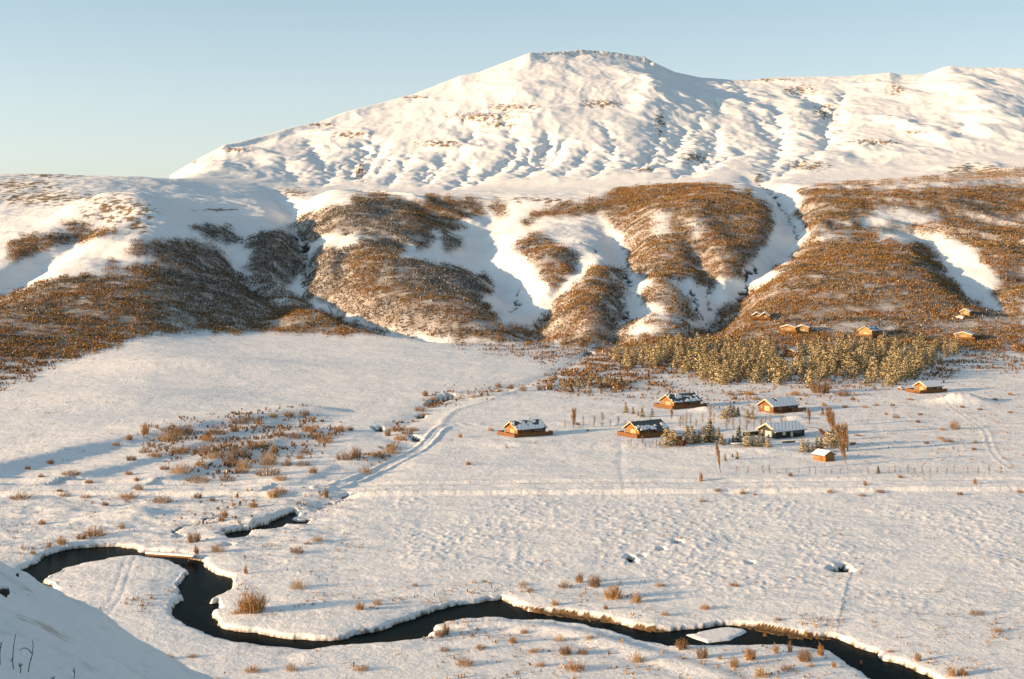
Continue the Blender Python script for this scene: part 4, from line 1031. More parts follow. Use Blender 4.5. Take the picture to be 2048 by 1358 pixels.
for i, (x, y, z, u, v) in enumerate(cand):
    h = (rg.uniform(3.2, 6.5) if rg.random() < .3 else rg.uniform(6.0, 9.6)) * (1.0 if 1280 < u < 1860 else .8)
    kd = 'P' if rg.random() < .85 else 'S'
    if i < N_IND:
        if u < 1400: lab = "frosted conifer in the left end of the golden wood"; g = "conifers of the left end of the wood"
        elif u < 1585: lab = "frosted conifer in the wood between its left end and the gap with the cabin"; g = "conifers left of the gap in the wood"
        elif u < 1760: lab = "frosted conifer in the wood just right of the gap, below the middle hillside house"; g = "conifers right of the gap in the wood"
        else: lab = "frosted conifer in the right end of the golden wood"; g = "conifers of the right end of the wood"
        conifer(x, y, z, h, kd, lab, g, rg.uniform(.95, 1.35))
    else:
        rest.append((x, y, z, h, kd, rg.uniform(0, 6.28), rg.uniform(.85, 1.15)))
vs, qs, cs, off = [], [], [], 0
for x, y, z, h, kd, a, wd in rest:
    _, v, q, c = random.choice(CR_P if kd == 'P' else CR_S)
    ca, sa = math.cos(a), math.sin(a)
    w = np.stack([(v[:, 0] * ca - v[:, 1] * sa) * h * wd + x, (v[:, 0] * sa + v[:, 1] * ca) * h * wd + y, v[:, 2] * h + z], -1)
    vs.append(w); qs.append(q + off); cs.append(c); off += len(w)
if vs:
    o = mesh_np("conifer_wood", np.concatenate(vs), np.concatenate(qs), M_LEAF, col=np.concatenate(cs))
    tag(o, "deeper part of the frosted conifer wood below the hillside", "wood", kind="stuff")

HEDGE1 = "frosted small spruce in the row between the two middle cabins"
for i, (u, v, h, l) in enumerate([(1251, 825, 21, "slim tall spruce, leftmost in the row beside the upper timber cabin"), (1266, 828, 15, "broad little spruce, second from the left in the row beside the upper cabin"), (1276, 831, 11, "smallest spruce, third from the left in the row beside the upper cabin"),
                               (1284, 834, 20, "pointed snowy spruce, fourth from the left in the row beside the upper cabin"), (1304, 834, 17, "dark spruce standing closest to the upper timber cabin's deck")]):
    con_px(u, v, h, 'S', l)
for u, v, h, k, w, l in [
    (1334, 893, 33, 'P', 1.15, "big round snow-flecked spruce at the right end of the lower cabin's deck"), (1346, 889, 27, 'P', 1.0, "dark rounded spruce touching the big one beside the lower cabin"), (1374, 887, 34, 'S', 1.3, "tall broad spruce right of the little playhouse"), (1383, 883, 29, 'P', .9, "spruce behind the tall broad one, right of the playhouse"),
    (1390, 887, 21, 'P', 1.0, "low dark spruce in the middle of the spruce clump below the bare birches"), (1398, 886, 23, 'S', 1.2, "spruce at the right foot of the spruce clump below the birches"), (1407, 882, 27, 'P', 1.0, "rounded spruce left of the darkest tall spruce"),
    (1420, 884, 44, 'D', 1.0, "darkest and tallest spruce between the lower cabin and the black house"), (1427, 883, 25, 'P', 1.0, "rounded spruce at the foot of the darkest tall spruce"), (1437, 879, 24, 'S', 1.0, "golden-topped spruce right of the darkest tall spruce"), (1443, 889, 22, 'S', 1.1, "frosty spruce at the right end of the clump by the darkest tall spruce"),
    (1450, 888, 12, 'S', 1.0, "tiny spruce, left of three by the trampoline"), (1459, 888, 12, 'S', 1.0, "tiny spruce, middle of three above the trampoline"), (1466, 885, 15, 'D', 1.0, "small dark spruce right above the trampoline"), (1478, 884, 31, 'D', 1.0, "dark loose spruce at the left end of the black house's fence"),
    (1495, 893, 27, 'P', 1.2, "largest snow-laden bush pine in front of the black house"), (1506, 892, 22, 'P', 1.2, "second snow-laden bush pine in front of the black house"), (1517, 893, 20, 'P', 1.2, "third snow-laden bush pine from the left before the black house"), (1527, 892, 17, 'P', 1.2, "low snow-laden pine next to the end of the hedge before the black house"), (1536, 894, 18, 'P', 1.1, "snow-laden pine closest to the black house's pale doors"),
    (1447, 836, 18, 'P', 1.2, "golden rounded pine, leftmost beside the red-brown cabin's group"), (1458, 834, 23, 'P', 1.2, "tallest golden pine of the group left of the red-brown cabin"), (1467, 833, 20, 'P', 1.1, "golden pine right of the tallest left of the red-brown cabin"), (1476, 831, 16, 'D', 1.2, "dark pine in the middle of the group left of the red-brown cabin"), (1495, 835, 16, 'P', 1.1, "snowy pine, left of the pair nearest the red-brown cabin"), (1505, 837, 18, 'S', 1.2, "snowy spruce, right of the pair nearest the red-brown cabin"),
    (1645, 828, 12, 'D', 1.1, "little dark spruce alone on blue snow, behind the tall poplars"), (1605, 904, 26, 'P', .8, "rusty slim spruce at the left end of the group above the shed"), (1616, 903, 23, 'S', 1.1, "golden spruce, second in the group above the shed"), (1624, 902, 14, 'D', 1.2, "short dark spruce, third in the group above the shed"),
    (1633, 903, 29, 'S', 1.0, "snowiest pointed spruce in the group above the shed"), (1642, 898, 23, 'D', 1.0, "shaded spruce at the right end of the group above the shed"), (1654, 892, 27, 'P', 1.1, "round golden spruce under the poplars, left one"), (1666, 894, 35, 'P', 1.2, "largest round golden spruce under the poplars"), (1678, 891, 23, 'P', 1.0, "golden spruce under the poplars, right one"),
    (1450, 921, 14, 'S', 1.0, "tiny leaning spruce on open snow, left of three below the trampoline"), (1465, 914, 8, 'D', 1.2, "tiniest dark spruce of three on open snow below the trampoline"), (1474, 918, 15, 'S', 1.1, "frosted tiny spruce, right of three below the trampoline"), (1756, 946, 14, 'D', 1.1, "dark little spruce within the long row of bare saplings"),
    (1127, 779, 16, 'P', 1.1, "leftmost low pine at the foot of the rusty thicket"), (1141, 783, 17, 'D', 1.5, "dark round spruce, second at the foot of the rusty thicket"), (1160, 777, 26, 'S', 1.1, "tallest spruce at the left of the group under the rusty thicket"), (1180, 771, 22, 'S', 1.0, "frosty spruce, upper of two in line under the thicket"), (1177, 785, 18, 'S', 1.2, "frosty spruce, lower of two in line under the thicket"),
    (1194, 766, 18, 'S', 1.0, "spruce in the back of the group under the rusty thicket"), (1201, 777, 24, 'D', .9, "blue-dark narrow spruce in the middle of the thicket group"), (1212, 768, 16, 'P', 1.0, "rounded pine right of the blue-dark narrow spruce"), (1220, 769, 18, 'S', 1.0, "slim spruce, fourth from the right in the thicket group"), (1230, 767, 14, 'S', 1.0, "short spruce, third from the right in the thicket group"), (1242, 770, 19, 'D', 1.1, "dark spruce, second from the right in the thicket group"), (1255, 771, 11, 'P', 1.1, "small pale pine at the right end of the thicket group"),
    (1747, 778, 10, 'P', 1.0, "tiny pale tree farthest left between the wood and the orange cabin"), (1765, 773, 9, 'P', 1.0, "tiny snowy tree, left of three near the wood's lower edge"), (1776, 773, 8, 'P', 1.0, "tiny snowy tree, middle of three near the wood's lower edge"), (1783, 774, 7, 'P', 1.0, "tiniest snowy tree beside the slim golden spruce"), (1790, 770, 24, 'S', .9, "slim golden spruce alone below the wood, towards the orange cabin"),
    (1565, 643, 12, 'P', 1.3, "golden pine beside the twin-gabled hillside lodge"), (1013, 896, 9, 'P', .8, "tiny golden spruce on the snow in front of the leftmost cabin"), (1539, 700, 30, 'D', 1.0, "dark spruce at the left edge of the gap in the wood"), (1638, 700, 34, 'D', 1.0, "dark spruce rising behind the wood right of the hidden cabin")]:
    con_px(u, v, h, k, l, None, w)

# ------------------------------------------------------------------ leafless trees: poplars and saplings
def bare_mesh(name, n_lat, radius, col, seed, thick=.012, rise=.75, dense=4):
    random.seed(seed)
    seg = []
    for i in range(n_lat):
        t = .12 + .86 * (i / n_lat) ; a = rv(0, 6.283)
        l = radius * (1.25 - abs(t - .45) * 1.3) * rv(.7, 1.15)
        p = np.array([0, 0, t * .92]); up = l * rise * rv(1.2, 2.4)
        q = p + np.array([math.cos(a) * l, math.sin(a) * l, min(up, 1.02 - p[2])])
        m_ = (p + q) / 2 + np.array([math.cos(a) * l * .25, math.sin(a) * l * .25, -.01])
        seg += [(p, m_, thick * .55, thick * .4), (m_, q, thick * .4, thick * .15)]
        for k_ in range(dense):
            f_ = rv(.2, .95); b_ = p + (q - p) * f_; a2 = a + rv(-1.3, 1.3); l2 = l * rv(.3, .6)
            seg.append((b_, b_ + np.array([math.cos(a2) * l2, math.sin(a2) * l2, l2 * rv(.8, 2)]), thick * .3, thick * .1))
    v, q = tubes(seg)
    c = np.repeat(np.array(col) * np.random.default_rng(seed).uniform(.7, 1.3, (len(seg), 1, 1)), 6, axis=1).reshape(-1, 3)
    o = mesh_np(name, v, q, M_TWIG, col=c); m = o.data; bpy.data.objects.remove(o); return m
POP = [bare_mesh("poplar_crown", 60, .14, (.34, .21, .11), 41, .020, 1.4, 5), bare_mesh("poplar_crown", 60, .10, (.30, .17, .09), 42, .022, 1.6, 5)]
SAP = [bare_mesh("sapling_crown", 16, .13, (.26, .19, .14), 50 + i, .030, .9, 2) for i in range(4)]
random.seed(77)
def bare_tree(u, v, hpx, wf, kind, label, group=None, lean=0.0):
    x, y, z = hit(u, v); h = hpx / F * y
    t = empty('poplar_tree' if kind == 'P' else 'birch_sapling', (x, y, z - .05)); t.rotation_euler = (0, lean, rv(0, .5) if lean else rv(0, 6)); t.scale = (h * wf, h * wf, h)
    tag(t, label, "tree", group)
    o = bpy.data.objects.new("crown", random.choice(POP if kind == 'P' else SAP)); COL.objects.link(o); o.parent = t
    o = bpy.data.objects.new("trunk", random.choice(TR)); COL.objects.link(o); o.parent = t
    return t
for u, v, h, w, ln, l in [
    (1619, 848, 33, 1.0, -.1, "narrow russet poplar standing alone by the red-brown cabin"), (1670, 868, 48, 1.1, -.28, "golden leaning poplar, middle of the tall group above the shed"), (1660, 852, 38, 1.0, -.12, "thin pale poplar behind the golden leaning one"),
    (1696, 902, 58, 1.35, -.36, "thickest russet poplar leaning left, above the shed"), (1652, 880, 27, 1.8, -.5, "dark rounded poplar at the left of the tall group"), (1692, 928, 50, .7, -.28, "slender poplar with its foot closest to the shed"),
    (1441, 946, 64, .55, -.14, "very thin tall poplar alone on open snow below the trampoline"), (1343, 839, 22, 1.2, 0, "golden bare tree in front of the upper timber cabin"), (1147, 856, 40, .9, 0, "tallest bare tree of the sparse row behind the leftmost cabin's track")]:
    bare_tree(u, v, h, w, 'P', l, None, ln)
G = "row of bare saplings along the far side of the road"
for x in (235, 300, 395, 435, 545, 625, 690, 725, 790, 825, 890, 935, 1020, 1065, 1190, 1228, 1265, 1315, 1360, 1405, 1450, 1495, 1560, 1610, 1690, 1760, 1830, 1900):
    NS = globals().get('NS', 0)
    bare_tree(1400 + x / 3.16 + rv(-1.5, 1.5), 948 + rv(-1, 1), rv(12, 21), rv(.8, 1.2), 'B', "bare sapling, %s from the left in the long planted row beyond the road" % ORD[NS], G)
    NS += 1
for i, (u, v, h) in enumerate([(1130, 856, 18), (1167, 853, 22), (1188, 854, 25), (1204, 854, 33), (1221, 853, 16), (1236, 852, 22), (1251, 858, 20), (1179, 848, 12)]):
    bare_tree(u, v, h, 1.0, 'B', "bare birch, %s from the left in the sparse row right of the leftmost cabin" % ORD[sorted([1130, 1167, 1188, 1204, 1221, 1236, 1251, 1179]).index(u)], "birches between the leftmost cabin and the next")
BIR = []
for u, v, h in [(1453, 859, 27), (1458, 849, 20), (1467, 859, 24), (1480, 852, 20), (1493, 861, 27), (1500, 849, 15), (1508, 859, 22), (1523, 860, 29), (1530, 851, 20), (1541, 855, 29), (1564, 853, 24), (1571, 851, 20), (1360, 856, 27), (1366, 851, 24), (1373, 853, 32), (1381, 851, 25), (1392, 858, 21), (1420, 844, 36), (1411, 861, 15), (1405, 847, 22), (1428, 848, 24)]:
    BIR.append((u, v, bare_tree(u, v, h, rv(.9, 1.4), 'B', "", "birches planted among the cabins")))
label_rows([t for t in BIR if t[0] < 1440], [(0, 2000, "leafless birch, # from the left in the clump above the round spruces")])
label_rows([t for t in BIR if t[0] > 1440], [(0, 856.5, "leafless birch, # from the left in the back row above the black house"), (856.5, 2000, "leafless birch, # from the left in the front row above the black house")])
for u, v, h in [(1262, 894, 18), (1275, 897, 13), (1290, 894, 11), (1313, 895, 19), (1320, 891, 12), (1285, 889, 18), (1256, 890, 12), (1300, 897, 10), (1306, 890, 14)]:
    bare_tree(u, v, h, rv(.9, 1.6), 'B', "thin bare shrub-tree, %s from the left before the lower timber cabin" % ORD[sorted([1262, 1275, 1290, 1313, 1320, 1285, 1256, 1300, 1306]).index(u)], "thin trees before the lower timber cabin")
for u, v, h in [(1555, 715, 34), (1562, 716, 38), (1550, 713, 36), (1570, 714, 30), (1578, 718, 32), (1567, 717, 26), (1660, 768, 14), (1206, 700, 22), (1214, 716, 26), (1222, 712, 30), (1230, 716, 26), (1238, 722, 24)]:
    bare_tree(u, v, h, .6 if u < 1600 and u > 1500 else 1.5, 'B', "bare orange-lit tree beside the conifer wood", "bare orange trees at the edge of the wood")
# ------------------------------------------------------------------ timber
def solid_mat(name, colr, rough=.7, grain=0.25, scale=4.0, spec=.2, metal=0):
    m, nt, b = new_mat(name)
    tc = nt.nodes.new("ShaderNodeTexCoord")
    mp = nt.nodes.new("ShaderNodeMapping"); mp.inputs["Scale"].default_value = (scale, scale, scale * .15)
    nt.links.new(tc.outputs["Object"], mp.inputs[0])
    n = noise(nt, 2.0, 4, .6, mp.outputs[0])
    c = mixc(nt, ramp(nt, n.outputs[0], .3, .7), tuple(x * (1 - grain) for x in colr), tuple(x * (1 + grain) for x in colr))
    nt.links.new(c, b.inputs["Base Color"]); b.inputs["Roughness"].default_value = rough
    b.inputs["Specular IOR Level"].default_value = spec; b.inputs["Metallic"].default_value = metal
    return m
M = dict(honey=solid_mat("honey_timber", (.24, .115, .038), grain=.4), red=solid_mat("red_brown_timber", (.17, .07, .03), grain=.4), dark=solid_mat("tarred_timber", (.035, .04, .035)), deck=solid_mat("deck_timber", (.19, .09, .035), grain=.4),
         yellow=solid_mat("yellow_timber", (.33, .21, .085), grain=.3), trim=solid_mat("bargeboard", (.55, .42, .26)), roof=solid_mat("roof_sheet", (.075, .09, .095), .5, .2, 1.5, .4), snow=solid_mat("roof_snow", (.83, .84, .87), .8, .03, .5),
         glass=solid_mat("window_glass", (.05, .06, .07), .12, .1, 1, .6), pale=solid_mat("pale_panel", (.48, .50, .46)), white=solid_mat("white_paint", (.72, .72, .68)), sunlit_pane=solid_mat("lit_pane", (.42, .34, .20), .3), steel=solid_mat("steel", (.25, .26, .27), .4, .1, 1, .5, .8))  # gable panes: the sunlit look is put into their tan colour
class MB:
    def __init__(s): s.v = []; s.f = []
    def box(s, x0, x1, y0, y1, z0, z1):
        n = len(s.v)
        s.v += [(x0, y0, z0), (x1, y0, z0), (x1, y1, z0), (x0, y1, z0), (x0, y0, z1), (x1, y0, z1), (x1, y1, z1), (x0, y1, z1)]
        s.f += [tuple(n + i for i in q) for q in ((0, 3, 2, 1), (4, 5, 6, 7), (0, 1, 5, 4), (1, 2, 6, 5), (2, 3, 7, 6), (3, 0, 4, 7))]
        return s
    def prism(s, pts, axis, a, b):
        """pts: outline in the other two axes; extruded from a to b along the axis"""
        n = len(s.v); k = len(pts)
        for w in (a, b):
            for p, q in pts:
                s.v.append((w, p, q) if axis == 'x' else (p, w, q) if axis == 'y' else (p, q, w))
        s.f += [tuple(n + i for i in range(k)), tuple(n + k + i for i in reversed(range(k)))]
        s.f += [(n + i, n + k + i, n + k + (i + 1) % k, n + (i + 1) % k) for i in range(k)]
        return s
    def build(s, name, mat, parent=None):
        o = mesh_np(name, s.v, s.f, mat, parent); return o
def roof_snow(L2, y0, z0, y1, z1, cover, seed, parent, th=.16):
    """patches of snow lying on a slope from the eave (y0, z0) to the ridge (y1, z1)"""
    rg = np.random.default_rng(seed); nx, ny = 34, 14
    gxx, gyy = np.meshgrid(np.linspace(0, 1, nx), np.linspace(0, 1, ny), indexing='ij')
    f = fbm(gxx * 5 + seed, gyy * 2.2, 3, seed) * 1.2 + (cover - .5) * 1.5 - gyy * .45 + .2
    keep_ = f[:-1, :-1] > 0 if cover < .95 else np.ones((nx - 1, ny - 1), bool)
    mb = MB()
    n_ = math.hypot(y1 - y0, z1 - z0); ox, oz = -(z1 - z0) / n_, (y1 - y0) / n_
    if oz < 0: ox, oz = -ox, -oz
    def pt(i, j, h_):
        t = j / (ny - 1); bump = h_ * (1 + .2 * math.sin(i * 1.7 + seed) * math.sin(j * 1.3))
        return (-L2 + 2 * L2 * i / (nx - 1), y0 + (y1 - y0) * t + ox * bump, z0 + (z1 - z0) * t + oz * bump)
    for i in range(nx - 1):
        for j in range(ny - 1):
            if not keep_[i, j]: continue
            n = len(mb.v)
            mb.v += [pt(i, j, th), pt(i + 1, j, th), pt(i + 1, j + 1, th), pt(i, j + 1, th), pt(i, j, .01), pt(i + 1, j, .01), pt(i + 1, j + 1, .01), pt(i, j + 1, .01)]
            mb.f.append((n, n + 1, n + 2, n + 3))
            for (a, b, di, dj) in ((0, 1, 0, -1), (1, 2, 1, 0), (2, 3, 0, 1), (3, 0, -1, 0)):
                ii, jj = i + di, j + dj
                if not (0 <= ii < nx - 1 and 0 <= jj < ny - 1) or not keep_[ii, jj]:
                    mb.f.append((n + a, n + b, n + b + 4, n + a + 4))
    if mb.f: mb.build("snow_cover", M['snow'], parent)
def add_window(parent, face, pos, c, w, h, z, pane='glass', frame='trim', name='window'):
    """face 'x-' gable wall at x=pos, centred at y=c; face 'y-' long wall at y=pos, centred at x=c"""
    fr = MB(); t = .09
    def bx(mb, a0, a1, z0, z1, d0, d1):
        if face == 'x-': mb.box(pos - d1, pos - d0, a0, a1, z0, z1)
        else: mb.box(a0, a1, pos - d1, pos - d0, z0, z1)
    bx(fr, c - w / 2, c + w / 2, z, z + t, .003, .08); bx(fr, c - w / 2, c + w / 2, z + h - t, z + h, .003, .08)
    bx(fr, c - w / 2, c - w / 2 + t, z + t, z + h - t, .003, .08); bx(fr, c + w / 2 - t, c + w / 2, z + t, z + h - t, .003, .08)
    bx(fr, c - t / 2, c + t / 2, z + t, z + h - t, .003, .07)
    o = fr.build(name, M[frame], parent)
    pn = MB(); bx(pn, c - w / 2 + t, c + w / 2 - t, z + t, z + h - t, .006, .03); pn.build('pane', M[pane], o)
    return o
def rail(mb_post, mb_board, P, z0, h, gap=.02):
    for (ax, ay), (bx_, by_) in zip(P[:-1], P[1:]):
        l = math.hypot(bx_ - ax, by_ - ay); n = max(1, int(l / 1.6)); dx, dy = (bx_ - ax) / l, (by_ - ay) / l
        for i in range(n + 1):
            x, y = ax + dx * l * i / n, ay + dy * l * i / n
            if not any(abs(x - q[0]) + abs(y - q[1]) < .3 for q in mb_post): mb_post.append((x, y, z0 - .6, z0 + h))
        for k_ in range(4):
            za = z0 + .04 + k_ * h / 4.1; zb = za + h / 4.1 - gap
            nx_, ny_ = -dy * .025, dx * .025
            n0 = len(mb_board.v)
            mb_board.v += [(ax + nx_, ay + ny_, za), (bx_ + nx_, by_ + ny_, za), (bx_ - nx_, by_ - ny_, za), (ax - nx_, ay - ny_, za), (ax + nx_, ay + ny_, zb), (bx_ + nx_, by_ + ny_, zb), (bx_ - nx_, by_ - ny_, zb), (ax - nx_, ay - ny_, zb)]
            mb_board.f += [tuple(n0 + i for i in q) for q in ((0, 3, 2, 1), (4, 5, 6, 7), (0, 1, 5, 4), (1, 2, 6, 5), (2, 3, 7, 6), (3, 0, 4, 7))]
        n0 = len(mb_board.v); nx_, ny_ = -dy * .09, dx * .09; za, zb = z0 + h + .003, z0 + h + .06
        mb_board.v += [(ax + nx_, ay + ny_, za), (bx_ + nx_, by_ + ny_, za), (bx_ - nx_, by_ - ny_, za), (ax - nx_, ay - ny_, za), (ax + nx_, ay + ny_, zb), (bx_ + nx_, by_ + ny_, zb), (bx_ - nx_, by_ - ny_, zb), (ax - nx_, ay - ny_, zb)]
        mb_board.f += [tuple(n0 + i for i in q) for q in ((0, 3, 2, 1), (4, 5, 6, 7), (0, 1, 5, 4), (1, 2, 6, 5), (2, 3, 7, 6), (3, 0, 4, 7))]

def cabin(name, cat, u, v, yaw, L, Wd, label, wall='honey', wh=2.05, rh=1.9, over=.75, snow=.6, seed=1, deck=True, deckx=2.6, decky=2.2, rail_l=None, floor=.35, gable_glass='sunlit_pane', doors='glass', chimney=True, porch=True):
    x, y, z = hit(u, v)
    t = empty(name, (x, y, z), math.radians(yaw)); tag(t, label, cat)
    l2, w2 = L / 2, Wd / 2; f0_ = floor
    MB().prism([(-w2, -1.2), (w2, -1.2), (w2, f0_ + wh), (0, f0_ + wh + rh), (-w2, f0_ + wh)], 'x', -l2, l2).build('wall', M[wall], t)
    s_ = rh / w2; e = .55; th = .14; zr = f0_ + wh + rh
    rf = MB().prism([(-w2 - e, f0_ + wh - s_ * e + .01), (0, zr + .01), (w2 + e, f0_ + wh - s_ * e + .01), (w2 + e, f0_ + wh - s_ * e + th), (0, zr + th + .03), (-w2 - e, f0_ + wh - s_ * e + th)], 'x', -l2 - over, l2 + over * .6).build('roof', M['roof'], t)
    for sg in (-1, 1):
        roof_snow(l2 + over * .8 - .05, sg * (w2 + e - .03), f0_ + wh - s_ * e + th + .012, sg * .02, zr + th + .04, snow if sg < 0 else min(1, snow + .2), seed + sg, rf)
    for sg in (-1, 1):
        MB().prism([(sg * (w2 + e + .02), f0_ + wh - s_ * e - .14), (0, zr - .14), (0, zr + th + .06), (sg * (w2 + e + .02), f0_ + wh - s_ * e + th + .03)], 'x', -l2 - over - .07, -l2 - over - .004).build('bargeboard', M['trim'], t)
    if gable_glass:
        add_window(t, 'x-', -l2, -.5, Wd * .36, 1.75, f0_ + .15, gable_glass)
        add_window(t, 'x-', -l2, Wd * .30, .8, 1.0, f0_ + .9, 'glass')
    add_window(t, 'y-', -w2, -l2 * .45, 1.3, 1.3, f0_ + .75, doors)
    if L > 6: add_window(t, 'y-', -w2, l2 * .55, 1.0, 1.0, f0_ + 1.0, 'glass')
    d_ = MB().box(l2 * .02, l2 * .02 + .95, -w2 - .06, -w2 - .003, f0_, f0_ + 2.05).build('door', M['deck' if wall != 'dark' else 'white'], t)
    MB().box(l2 * .02 + .78, l2 * .02 + .86, -w2 - .12, -w2 - .062, f0_ + .95, f0_ + 1.05).build('handle', M['steel'], d_)
    if porch:      # small lean-to porch on the long side
        pr = MB().prism([(-w2 - 1.5, f0_ + wh - .75), (-w2 - .62, f0_ + wh - .42), (-w2 - .62, f0_ + wh - .30), (-w2 - 1.55, f0_ + wh - .62)], 'x', l2 * .05, l2 * .62).build('porch_roof', M['roof'], t)
        [MB().box(q_, q_ + .1, -w2 - 1.45, -w2 - 1.35, f0_, f0_ + wh - .72).build('porch_post', M[wall], t) for q_ in (l2 * .07, l2 * .58)]
    if chimney:
        MB().box(l2 * .35, l2 * .35 + .32, .25, .57, zr - .4, zr + .75).build('chimney', M['steel'], t)
    if deck:
        MB().box(-l2 - deckx, l2 + 1.2, -w2 - decky, -w2 - .003, f0_ - .14, f0_ - .003).box(-l2 - deckx, -l2 - .003, -w2, w2 + .6, f0_ - .14, f0_ - .003).build('deck', M['deck'], t)
        pm, bm = [], MB()
        rail(pm, bm, rail_l or [(-l2 - .1, w2 + .6), (-l2 - deckx, w2 + .6), (-l2 - deckx, -w2 - decky), (l2 + 1.2, -w2 - decky), (l2 + 1.2, -w2 - .2)], f0_, .95)
        bm.build('railing', M['deck' if wall != 'dark' else 'dark'], t); [MB().box(q[0] - .06, q[0] + .06, q[1] - .06, q[1] + .06, q[2], q[3]).build('railing_post', M['deck'], t) for q in pm]
    return t
cabin('timber_cabin', 'cabin', 1051, 869, 33, 10.5, 7.0, "honey-timber cabin furthest left, alone, roof half white with a dark strip", snow=.58, seed=3, rh=2.0, floor=.3)
cabin('timber_cabin', 'cabin', 1292, 870, 33, 11.0, 7.2, "lower timber cabin with sunlit gable windows and mostly bare dark roof", snow=.36, seed=8, rh=2.1)
cabin('timber_cabin', 'cabin', 1361, 813, 33, 12.5, 7.8, "upper timber cabin with a dark porch bite in its patchy roof", snow=.42, seed=12, rh=2.2)
cabin('timber_cabin', 'cabin', 1557, 822, 33, 12.0, 7.4, "red-brown timber cabin under an almost fully white roof", wall='red', snow=.80, seed=14, rh=2.1, deckx=.4, decky=1.5, rail_l=[(1.5, -5.0), (8.5, -5.0)], chimney=False)
cabin('black_house', 'house', 1563, 872, 33, 12.0, 7.8, "black house with pale double doors and a smooth white roof", wall='dark', snow=.86, seed=17, rh=1.9, deck=False, gable_glass='pale', doors='white', porch=True, floor=.2)
cabin('timber_cabin', 'cabin', 1857, 783, 28, 8.5, 6.4, "bright orange timber cabin alone at the right beside the snow mound", wall='honey', snow=1.0, seed=19, rh=1.7, deckx=4.5, decky=1.2)
cabin('timber_shed', 'shed', 1648, 920, -58, 4.6, 3.4, "small brown shed with white roof in front of the leaning poplars", wall='honey', snow=1.0, seed=21, rh=.8, wh=1.7, over=.3, deck=False, gable_glass=None, chimney=False, porch=False, floor=.05)
cabin('hillside_lodge', 'house', 1530, 638, 78, 8, 5.0, "twin-gabled red-timber lodge up in the scrub, left of the other hillside houses", wall='red', snow=1.0, seed=23, rh=1.7, wh=2.0, chimney=False, porch=False, deckx=1.6, decky=.8)
cabin('hillside_lodge', 'house', 1514, 637, 78, 7, 5.0, "lower left gable of the twin-gabled lodge in the scrub", wall='red', snow=1.0, seed=24, rh=1.5, wh=1.9, chimney=False, porch=False, deckx=1.6, decky=.8)
cabin('hillside_house', 'house', 1578, 664, 72, 9, 8.0, "yellow timber house with low white roof, left half of the joined pair above the wood", wall='yellow', snow=1.0, seed=25, rh=1.2, wh=2.6, chimney=False, porch=False, deckx=2.5, decky=1.2)
cabin('hillside_house', 'house', 1605, 664, 75, 8, 7.0, "yellow house with sunlit windows, right half of the joined pair above the wood", wall='yellow', snow=1.0, seed=26, rh=1.0, wh=2.6, chimney=False, porch=False, deck=False)
cabin('hillside_house', 'house', 1740, 672, 45, 10, 8.0, "tall-gabled olive-timber house with dark patched roof, directly above the middle of the wood", wall='yellow', snow=.5, seed=28, rh=2.2, wh=3.0, chimney=False, deckx=2.0, decky=1.5)
cabin('hillside_house', 'house', 1929, 677, 62, 9, 9.0, "long low yellow house with white roof and terrace above the right end of the wood", wall='yellow', snow=1.0, seed=29, rh=1.2, wh=2.2, chimney=False, porch=False, deckx=2.5, decky=2)
cabin('hillside_house', 'house', 1932, 630, 60, 6, 5.0, "highest and smallest golden cabin, in scrub at the right", wall='yellow', snow=1.0, seed=30, rh=1.2, wh=2.0, chimney=False, porch=False, deck=False)
cabin('garden_hut', 'hut', 1920, 637, 60, 2.6, 3.6, "tiny pale hut just below the highest golden cabin", wall='white', snow=1.0, seed=31, rh=.5, wh=.9, over=.2, deck=False, gable_glass=None, chimney=False, porch=False, floor=.1)
cabin('timber_cabin', 'cabin', 1583, 712, 60, 8, 7.0, "dark cabin with white roof hidden in the gap of the wood", wall='red', snow=1.0, seed=33, rh=1.4, wh=2.2, chimney=False, deckx=2, decky=1.5)
cabin('playhouse', 'playhouse', 1353, 882, 33, 2.6, 2.4, "tiny orange playhouse with snowy roof between the round spruces", wall='honey', snow=1.0, seed=35, rh=.9, wh=1.5, over=.25, deck=False, gable_glass=None, chimney=False, porch=False, floor=.5)
# fence walls of the black house and the lower cabin
def board_fence(pts, h, mat, label, name='board_fence'):
    P = [hit(*p) for p in pts]; x0, y0_, z0 = P[0]
    t = empty(name, (x0, y0_, z0)); tag(t, label, 'fence')
    mb = MB()
    for a, b in zip(P[:-1], P[1:]):
        l = math.hypot(b[0] - a[0], b[1] - a[1]); n = max(2, int(l / .22))
        for i in range(n):
            f_ = (i + .5) / n; px_, py_ = a[0] + (b[0] - a[0]) * f_ - x0, a[1] + (b[1] - a[1]) * f_ - y0_
            zz = a[2] + (b[2] - a[2]) * f_ - z0
            mb.box(px_ - .10, px_ + .10, py_ - .02, py_ + .02, zz - .3, zz + h + .04 * (i % 2))
        for i in range(int(l / 2) + 1):
            f_ = i / max(1, int(l / 2)); px_, py_ = a[0] + (b[0] - a[0]) * f_ - x0, a[1] + (b[1] - a[1]) * f_ - y0_
            MB().box(px_ - .07, px_ + .07, py_ + .03, py_ + .17, a[2] - z0 - .4, a[2] - z0 + h + .1).build('post', M[mat], t)
    mb.build('board_panel', M[mat], t)
board_fence([(1486, 873), (1531, 869)], 1.3, 'dark', "long black board fence running left from the black house")
board_fence([(1352, 892), (1366, 893), (1372, 888)], 1.7, 'red', "brown board fence between the round spruces below the playhouse")
board_fence([(1565, 886), (1590, 885)], .5, 'dark', "low dark plank edging in front of the black house")
board_fence([(1812, 782), (1836, 788)], .7, 'honey', "low sunlit plank fence left of the bright orange cabin")

